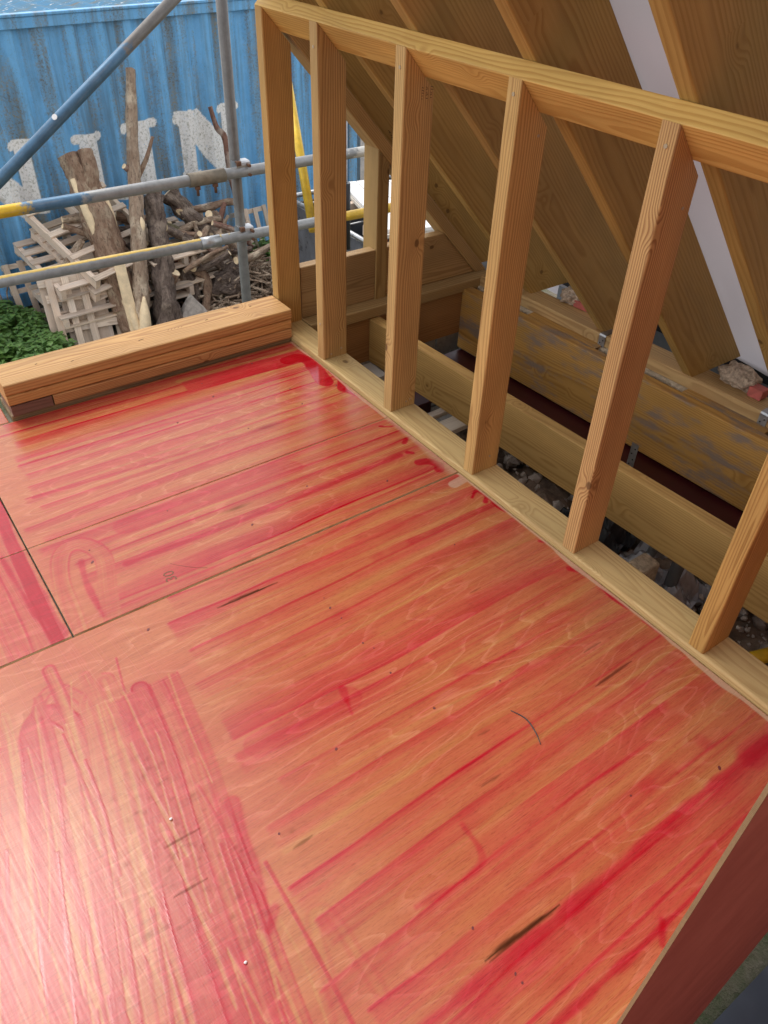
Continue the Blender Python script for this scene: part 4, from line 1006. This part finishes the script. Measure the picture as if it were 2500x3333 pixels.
for q in range(1500):
    x = g3.gauss(2.1, .42); y = g3.gauss(6.45, .35)
    if x < 1.3 or y > 7.1: continue
    h = .42 * math.exp(-((x - 2.15) / .4) ** 2 - ((y - 6.5) / .35) ** 2)
    a = Vector((x, y, GZ + .01 + g3.random() * h)); an = g3.uniform(0, 6.28); l = g3.uniform(.05, .28)
    b = a + Vector((math.cos(an) * l, math.sin(an) * l, g3.uniform(-.3, .3) * l))
    if b.z < GZ + .005: b.z = GZ + .01
    stick_into(vs, fs, a, b, g3.uniform(.004, .013))
o = meshobj('twig_litter', vs, fs, M['bark_pale']); tag(o, 'tangle of broken twigs and chips on the ground beside the stump', 'twigs', kind='stuff')

def pallet(label, O, Ud, Vd, W=1.0, Dp=.8, boards=7, bw=.075, und=3, bh=.075, bearers=3):
    """O corner, Ud along the bearers, Vd along the deck boards; boards on the +normal side."""
    O = Vector(O); u = Vector(Ud).normalized(); v = Vector(Vd); v = (v - v.dot(u) * u).normalized(); n0 = u.cross(v)
    if n0.z < 0 or (abs(n0.z) < .35 and n0.y > 0): n0 = -n0
    t = thing('pallet', label, 'pallet', O + u * W / 2 + v * Dp / 2, 'old pallets in the wood heap')
    g4 = random.Random(int(O.x * 1000) + int(O.z * 100))
    for i in range(bearers):
        b = O + v * (Dp - .05) * (i / (bearers - 1)) + v * .025
        timber('bearer', b, b + u * W, .045, bh, n0, M['pallet'], t, r=.003)
    for i in range(boards):
        b = O + u * (W - bw) * (i / (boards - 1)) + u * bw / 2 + n0 * (bh / 2 + .0085) - v * g4.uniform(0, .02)
        timber('board', b, b + v * (Dp + g4.uniform(-.01, .03)), bw * g4.uniform(.9, 1.05), .016, n0, M['pallet'], t, r=.002)
    for i in range(und):
        b = O + u * (W - bw) * (i / max(1, und - 1)) + u * bw / 2 - n0 * (bh / 2 + .0085)
        timber('board', b, b + v * Dp, bw, .016, n0, M['pallet'], t, r=.002)
    return t
# tilted pallet on top: bearers slope from the container down towards the deck
pallet('tilted open slatted pallet lying on top of the heap under the forked log', (.28, 7.05, -1.22), (.285, -.80, -.43), (.68, .10, 0), W=.95, Dp=.85, boards=4, bw=.06, und=0, bh=.09)
pallet('close boarded pallet directly under the tilted one', (.30, 7.08, -1.38), (.25, -.80, -.40), (.68, .10, 0), W=.92, Dp=.9, boards=8, bw=.07, und=3)
fpu = Vector((.985, -.04, -.06)).normalized(); fpv = Vector((-.14, -.40, -.88)); fpv = (fpv - fpv.dot(fpu) * fpu).normalized(); fpn = fpv.cross(fpu).normalized()
if fpn.y > 0: fpn = -fpn
FO = Vector((.16, 6.47, -1.585))
fp = thing('pallet', 'broken pallet leaning upright at the front of the heap with three pale vertical slats', 'pallet', FO + fpv * .5, 'old pallets in the wood heap')
for (v_, u0_, u1_) in [(.03, -.04, .50), (.17, .0, .62), (.44, .05, .60)]:
    timber('crosspiece', FO + fpv * v_ + fpu * u0_, FO + fpv * v_ + fpu * u1_, .07, .022, fpn, M['pallet'], fp, r=.002)
for (u_, w_, v0_, v1_) in [(.055, .062, .01, .62), (.195, .062, 0, .62), (.335, .064, -.01, .62)]:
    timber('slat', FO + fpu * u_ + fpv * v0_ + fpn * .021, FO + fpu * u_ + fpv * v1_ + fpn * .021, w_, .018, fpn, M['pallet'], fp, r=.002)
bp = thing('pallet', 'wide boarded pallet standing upright behind the slatted one', 'pallet', FO + fpv * .5 - fpn * .08, 'old pallets in the wood heap')
for v_ in (.10, .42):
    timber('bearer', FO + fpv * v_ - fpn * .075, FO + fpv * v_ - fpn * .075 + fpu * .85, .07, .06, fpn, M['pallet'], bp, r=.003)
for (u_, w_) in [(.02, .10), (.16, .07), (.28, .09), (.44, .15), (.58, .06), (.72, .16)]:
    timber('board', FO + fpu * u_ + fpv * .06 - fpn * .035, FO + fpu * u_ + fpv * .60 - fpn * .035, w_, .017, fpn, M['pallet'], bp, r=.002)
pallet('narrow pallet fragment leaning on the container above the nettles', (-.02, 7.16, -1.66), (.98, .10, 0), (-.06, -.18, -.50), W=.34, Dp=.50, boards=3, bw=.055, und=0, bh=.05)
pallet('grey pallet lying flat low in the heap', (.13, 7.12, -1.50), (.12, -.75, -.18), (.9, .1, 0), W=.85, Dp=1.0, boards=6, bw=.08, und=3)
pallet('lower grey pallet on the ground beneath the heap', (.16, 7.05, -1.90), (.05, -.78, -.02), (.9, .1, 0), W=.82, Dp=1.3, boards=7, bw=.08, und=3)
pallet('bottom pallet buried beneath the dark logs', (1.10, 7.10, -1.80), (.1, -.75, -.12), (.9, .1, 0), W=.8, Dp=.9, boards=7, bw=.08, und=3)
pallet('middle pallet showing between the pole and the dark log', (1.05, 7.08, -1.56), (.1, -.72, -.10), (.9, .1, 0), W=.75, Dp=.7, boards=6, bw=.08, und=3)
pallet('yellowish pallet end behind the level branch', (1.84, 7.22, -1.47), (.3, .03, 0), (-.02, -.10, -.5), W=.36, Dp=.55, boards=3, bw=.07, und=0)
pallet('tall pallet standing on edge against the container by the twig litter', (2.42, 7.25, -1.62), (.40, .05, 0), (.02, -.16, -.5), W=.42, Dp=.52, boards=4, bw=.05, und=0)

# ------------------------------------------------------------------ nettles
def plant(c, rad, hgt, nleaf, label, seed):
    t = thing('nettle_plant', label, 'plant', c, 'green plants by the wood heap'); g5 = random.Random(seed)
    vs, fs, sv, sf = [], [], [], []
    for s_ in range(int(nleaf / 26)):
        an = g5.uniform(0, 6.28); rr_ = rad * math.sqrt(g5.random()); b = Vector((c[0] + .8 * rr_ * math.cos(an), c[1] + .8 * rr_ * math.sin(an), c[2]))
        tip = Vector((c[0] + 1.15 * rr_ * math.cos(an), c[1] + 1.15 * rr_ * math.sin(an), c[2] + hgt * (1 - .35 * (rr_ / rad) ** 2) * g5.uniform(.75, 1.08)))
        stick_into(sv, sf, b, tip, .0035)
        for q in range(26):
            t_ = .25 + .75 * (q / 25) ** .7; p = b.lerp(tip, t_); a2 = q * 1.62 + g5.uniform(-.3, .3); l = g5.uniform(.05, .14) * (1.15 - .55 * t_)
            d = Vector((math.cos(a2), math.sin(a2), g5.uniform(-.25, .45))).normalized(); sd_ = d.cross(Vector((0, 0, 1))).normalized() * l * .33
            m_ = p + d * l * .45 + Vector((0, 0, l * .12)); e_ = p + d * l + Vector((0, 0, -l * .18)); n0 = len(vs)
            vs += [p, m_ + sd_ - Vector((0, 0, l * .05)), e_, m_ - sd_ - Vector((0, 0, l * .05)), m_ + Vector((0, 0, -.1 * l))]
            fs += [(n0, n0 + 4, n0 + 1), (n0 + 1, n0 + 4, n0 + 2), (n0, n0 + 3, n0 + 4), (n0 + 3, n0 + 2, n0 + 4)]
    meshobj('leaf_mass', vs, fs, M['leaf_v'], t)['kind'] = 'stuff'; meshobj('stem_cluster', sv, sf, M['stem'], t)
def leafmat():
    k = NT('nettle_leaf'); tc = k.n('TexCoord', out=3); a = k.noise(tc, 16, 4, .6)
    c = k.mix(k.rng(a, .3, .7), (.055, .13, .025), (.17, .30, .06))
    d = k.bsdf(Base_Color=c, Roughness=.5); tr = k.n('BsdfTranslucent', {'Color': (.16, .30, .05, 1)})
    return k.done(k.n('MixShader', {0: .25, 1: d, 2: tr}))
M['leaf_v'] = leafmat()
for i, (x, y, rd, h, nl, lab) in enumerate([
    (-.17, 6.62, .26, .28, 1200, 'bushy green nettles in front of the slatted pallet'), (-.42, 6.35, .30, .30, 1400, 'green nettle clump nearest the deck end'),
    (-.28, 6.92, .26, .26, 1000, 'nettles growing against the container foot'), (-.02, 6.25, .22, .20, 800, 'low nettles at the foot of the slatted pallet'),
    (-.55, 6.75, .30, .36, 1100, 'outermost nettle clump left of the pallet fragment'), (-.12, 6.02, .28, .24, 1000, 'low nettle clump in the open grass'),
    (2.66, 6.95, .16, .32, 500, 'small green plant behind the leaning thin stick')]):
    plant((x, y, GZ), rd, h, nl, lab, 60 + i)
for i, (x0, l) in enumerate([(-.18, .30), (-.08, .24), (-.02, .2)]):
    tag(tube('dead_stem', [(x0, 7.1, GZ, .008), (x0 - .03, 7.08, GZ + .25, .007), (x0 - .12 + .09 * i, 7.05, GZ + .25 + l, .003)], M['bark_brown'], n=10, seg=6), ['dead brown stem bending over beside the container', 'dead brown stem in the middle of three by the container', 'short dead stem close to the pallet fragment'][i], 'stem')

# ------------------------------------------------------------------ trailer with boards, saw, wall beyond
tr = thing('trailer', 'galvanised trailer with black sheeted sides seen between the studs', 'trailer', (3.0, 5.1, GZ))
TX0, TX1, TY0, TY1, TZ = 2.42, 3.62, 4.2, 6.0, -1.10
for (a, b) in [((TX0, TY0), (TX0, TY1)), ((TX1, TY0), (TX1, TY1)), ((TX0, TY0), (TX1, TY0)), ((TX0, TY1), (TX1, TY1))]:
    tube('rim', [(*a, TZ, .022), (*b, TZ, .022)], M['steel'], tr, n=2, seg=14)
for (x, y) in [(TX0, TY0), (TX0, 5.1), (TX0, TY1), (TX1, TY0), (TX1, TY1)]:
    tube('upright', [(x + .004, y, TZ - .03, .018), (x + .004, y, -1.75, .018)], M['steel'], tr, n=2, seg=10)
for q in range(5):
    tube('cross_bar', [(TX0, 4.5 + q * .33, TZ - .03, .010), (TX1, 4.5 + q * .33, TZ - .03, .010)], M['steel'], tr, n=2, seg=8)
boxo('side_sheet', (TX0 + .035, 5.1, -1.44), (.02, 1.78, .58), M['greyplastic'], tr); boxo('side_sheet', (TX1 - .03, 5.1, -1.44), (.02, 1.78, .58), M['greyplastic'], tr)
boxo('end_sheet', (3.02, TY0 + .04, -1.44), (1.14, .02, .58), M['greyplastic'], tr); boxo('end_sheet', (3.02, TY1 - .04, -1.44), (1.14, .02, .58), M['greyplastic'], tr)
boxo('bed', (3.02, 5.1, -1.76), (1.16, 1.76, .03), M['black'], tr)
for sx_ in (TX0 - .08, TX1 + .08):
    wv = []; wf = []
    o = tube('wheel', [(sx_ - .07, 5.1, GZ + .26, .26), (sx_ + .07, 5.1, GZ + .26, .26)], M['black'], tr, n=2, seg=24)
    tube('rim_plate', [(sx_ - .075, 5.1, GZ + .26, .14), (sx_ + .075, 5.1, GZ + .26, .14)], M['steel'], o, n=2, seg=20)
tube('axle', [(TX0 - .1, 5.1, GZ + .26, .03), (TX1 + .1, 5.1, GZ + .26, .03)], M['steel'], tr, n=2, seg=10)
for yy in (4.8, 5.4): boxo('axle_bracket', (3.02, yy, -1.83), (1.1, .05, .12), M['steel'], tr)
bd = Vector((-.26, -.9, 0)).normalized(); px_ = Vector((bd.y, -bd.x, 0)) * -1
white = plain('white_board', (.80, .78, .74), .5, 0, 12, .08)
lay = 0
for i in range(6):
    for kz in range(2):
        b = Vector((2.86, 5.62, -1.055 + .075 + kz * .032)) + px_ * (.15 * i + .01 * kz) + bd * random.uniform(-.03, .03)
        o = timber('white_board', b, b + bd * 1.25, .142, .028, (0, 0, 1), white if kz else M['board'], r=.004)
        tag(o, 'long white board in the %s layer stacked across the trailer' % ('upper' if kz else 'lower'), 'board', 'boards stacked on the trailer, %s layer' % ('upper' if kz else 'lower'))
for q, yy in enumerate((4.75, 5.3)):
    o = boxo('bearing_batten', (3.1, yy, -1.036), (1.3, .06, .084), M['pallet']); tag(o, ['batten under the boards at the deck end of the trailer', 'batten under the boards at the container end of the trailer'][q], 'batten')
sw = thing('hand_saw', 'handsaw with orange and black grip lying on the trailer rim', 'handsaw', (2.46, 4.62, -1.06))
tube('grip', [(2.40, 4.60, -1.055, .022), (2.44, 4.53, -1.045, .026), (2.50, 4.50, -1.05, .022)], M['orange'], sw, n=10, seg=12)
tube('handle', [(2.40, 4.64, -1.05, .018), (2.46, 4.66, -1.045, .020), (2.52, 4.60, -1.05, .018)], M['black'], sw, n=10, seg=12)
timber('blade', (2.48, 4.58, -1.065), (2.95, 4.72, -1.062), .09, .002, (0, 0, 1), M['steel'], sw, r=.0005, seg=1)
tag(boxo('concrete_wall', (4.55, 8.35, -1.50), (.9, .14, 1.3), M['concrete'], r=.008), 'low grey concrete wall past the end of the container', 'wall')
tag(boxo('pale_post', (4.72, 8.10, -1.45), (.17, .14, 1.4), M['palebrick'], r=.008), 'pale square post in front of the grey concrete wall', 'post')
bs = thing('brick_stack', 'stack of pale bricks beyond the trailer', 'bricks', (5.2, 8.0, GZ))
for r_ in range(15):
    for q in range(4):
        boxo('brick', (4.94 + q * .215, 8.0 + .01 * random.uniform(-1, 1), GZ + .04 + r_ * .082), (.205, .10, .075), M['palebrick'], bs, r=.005)
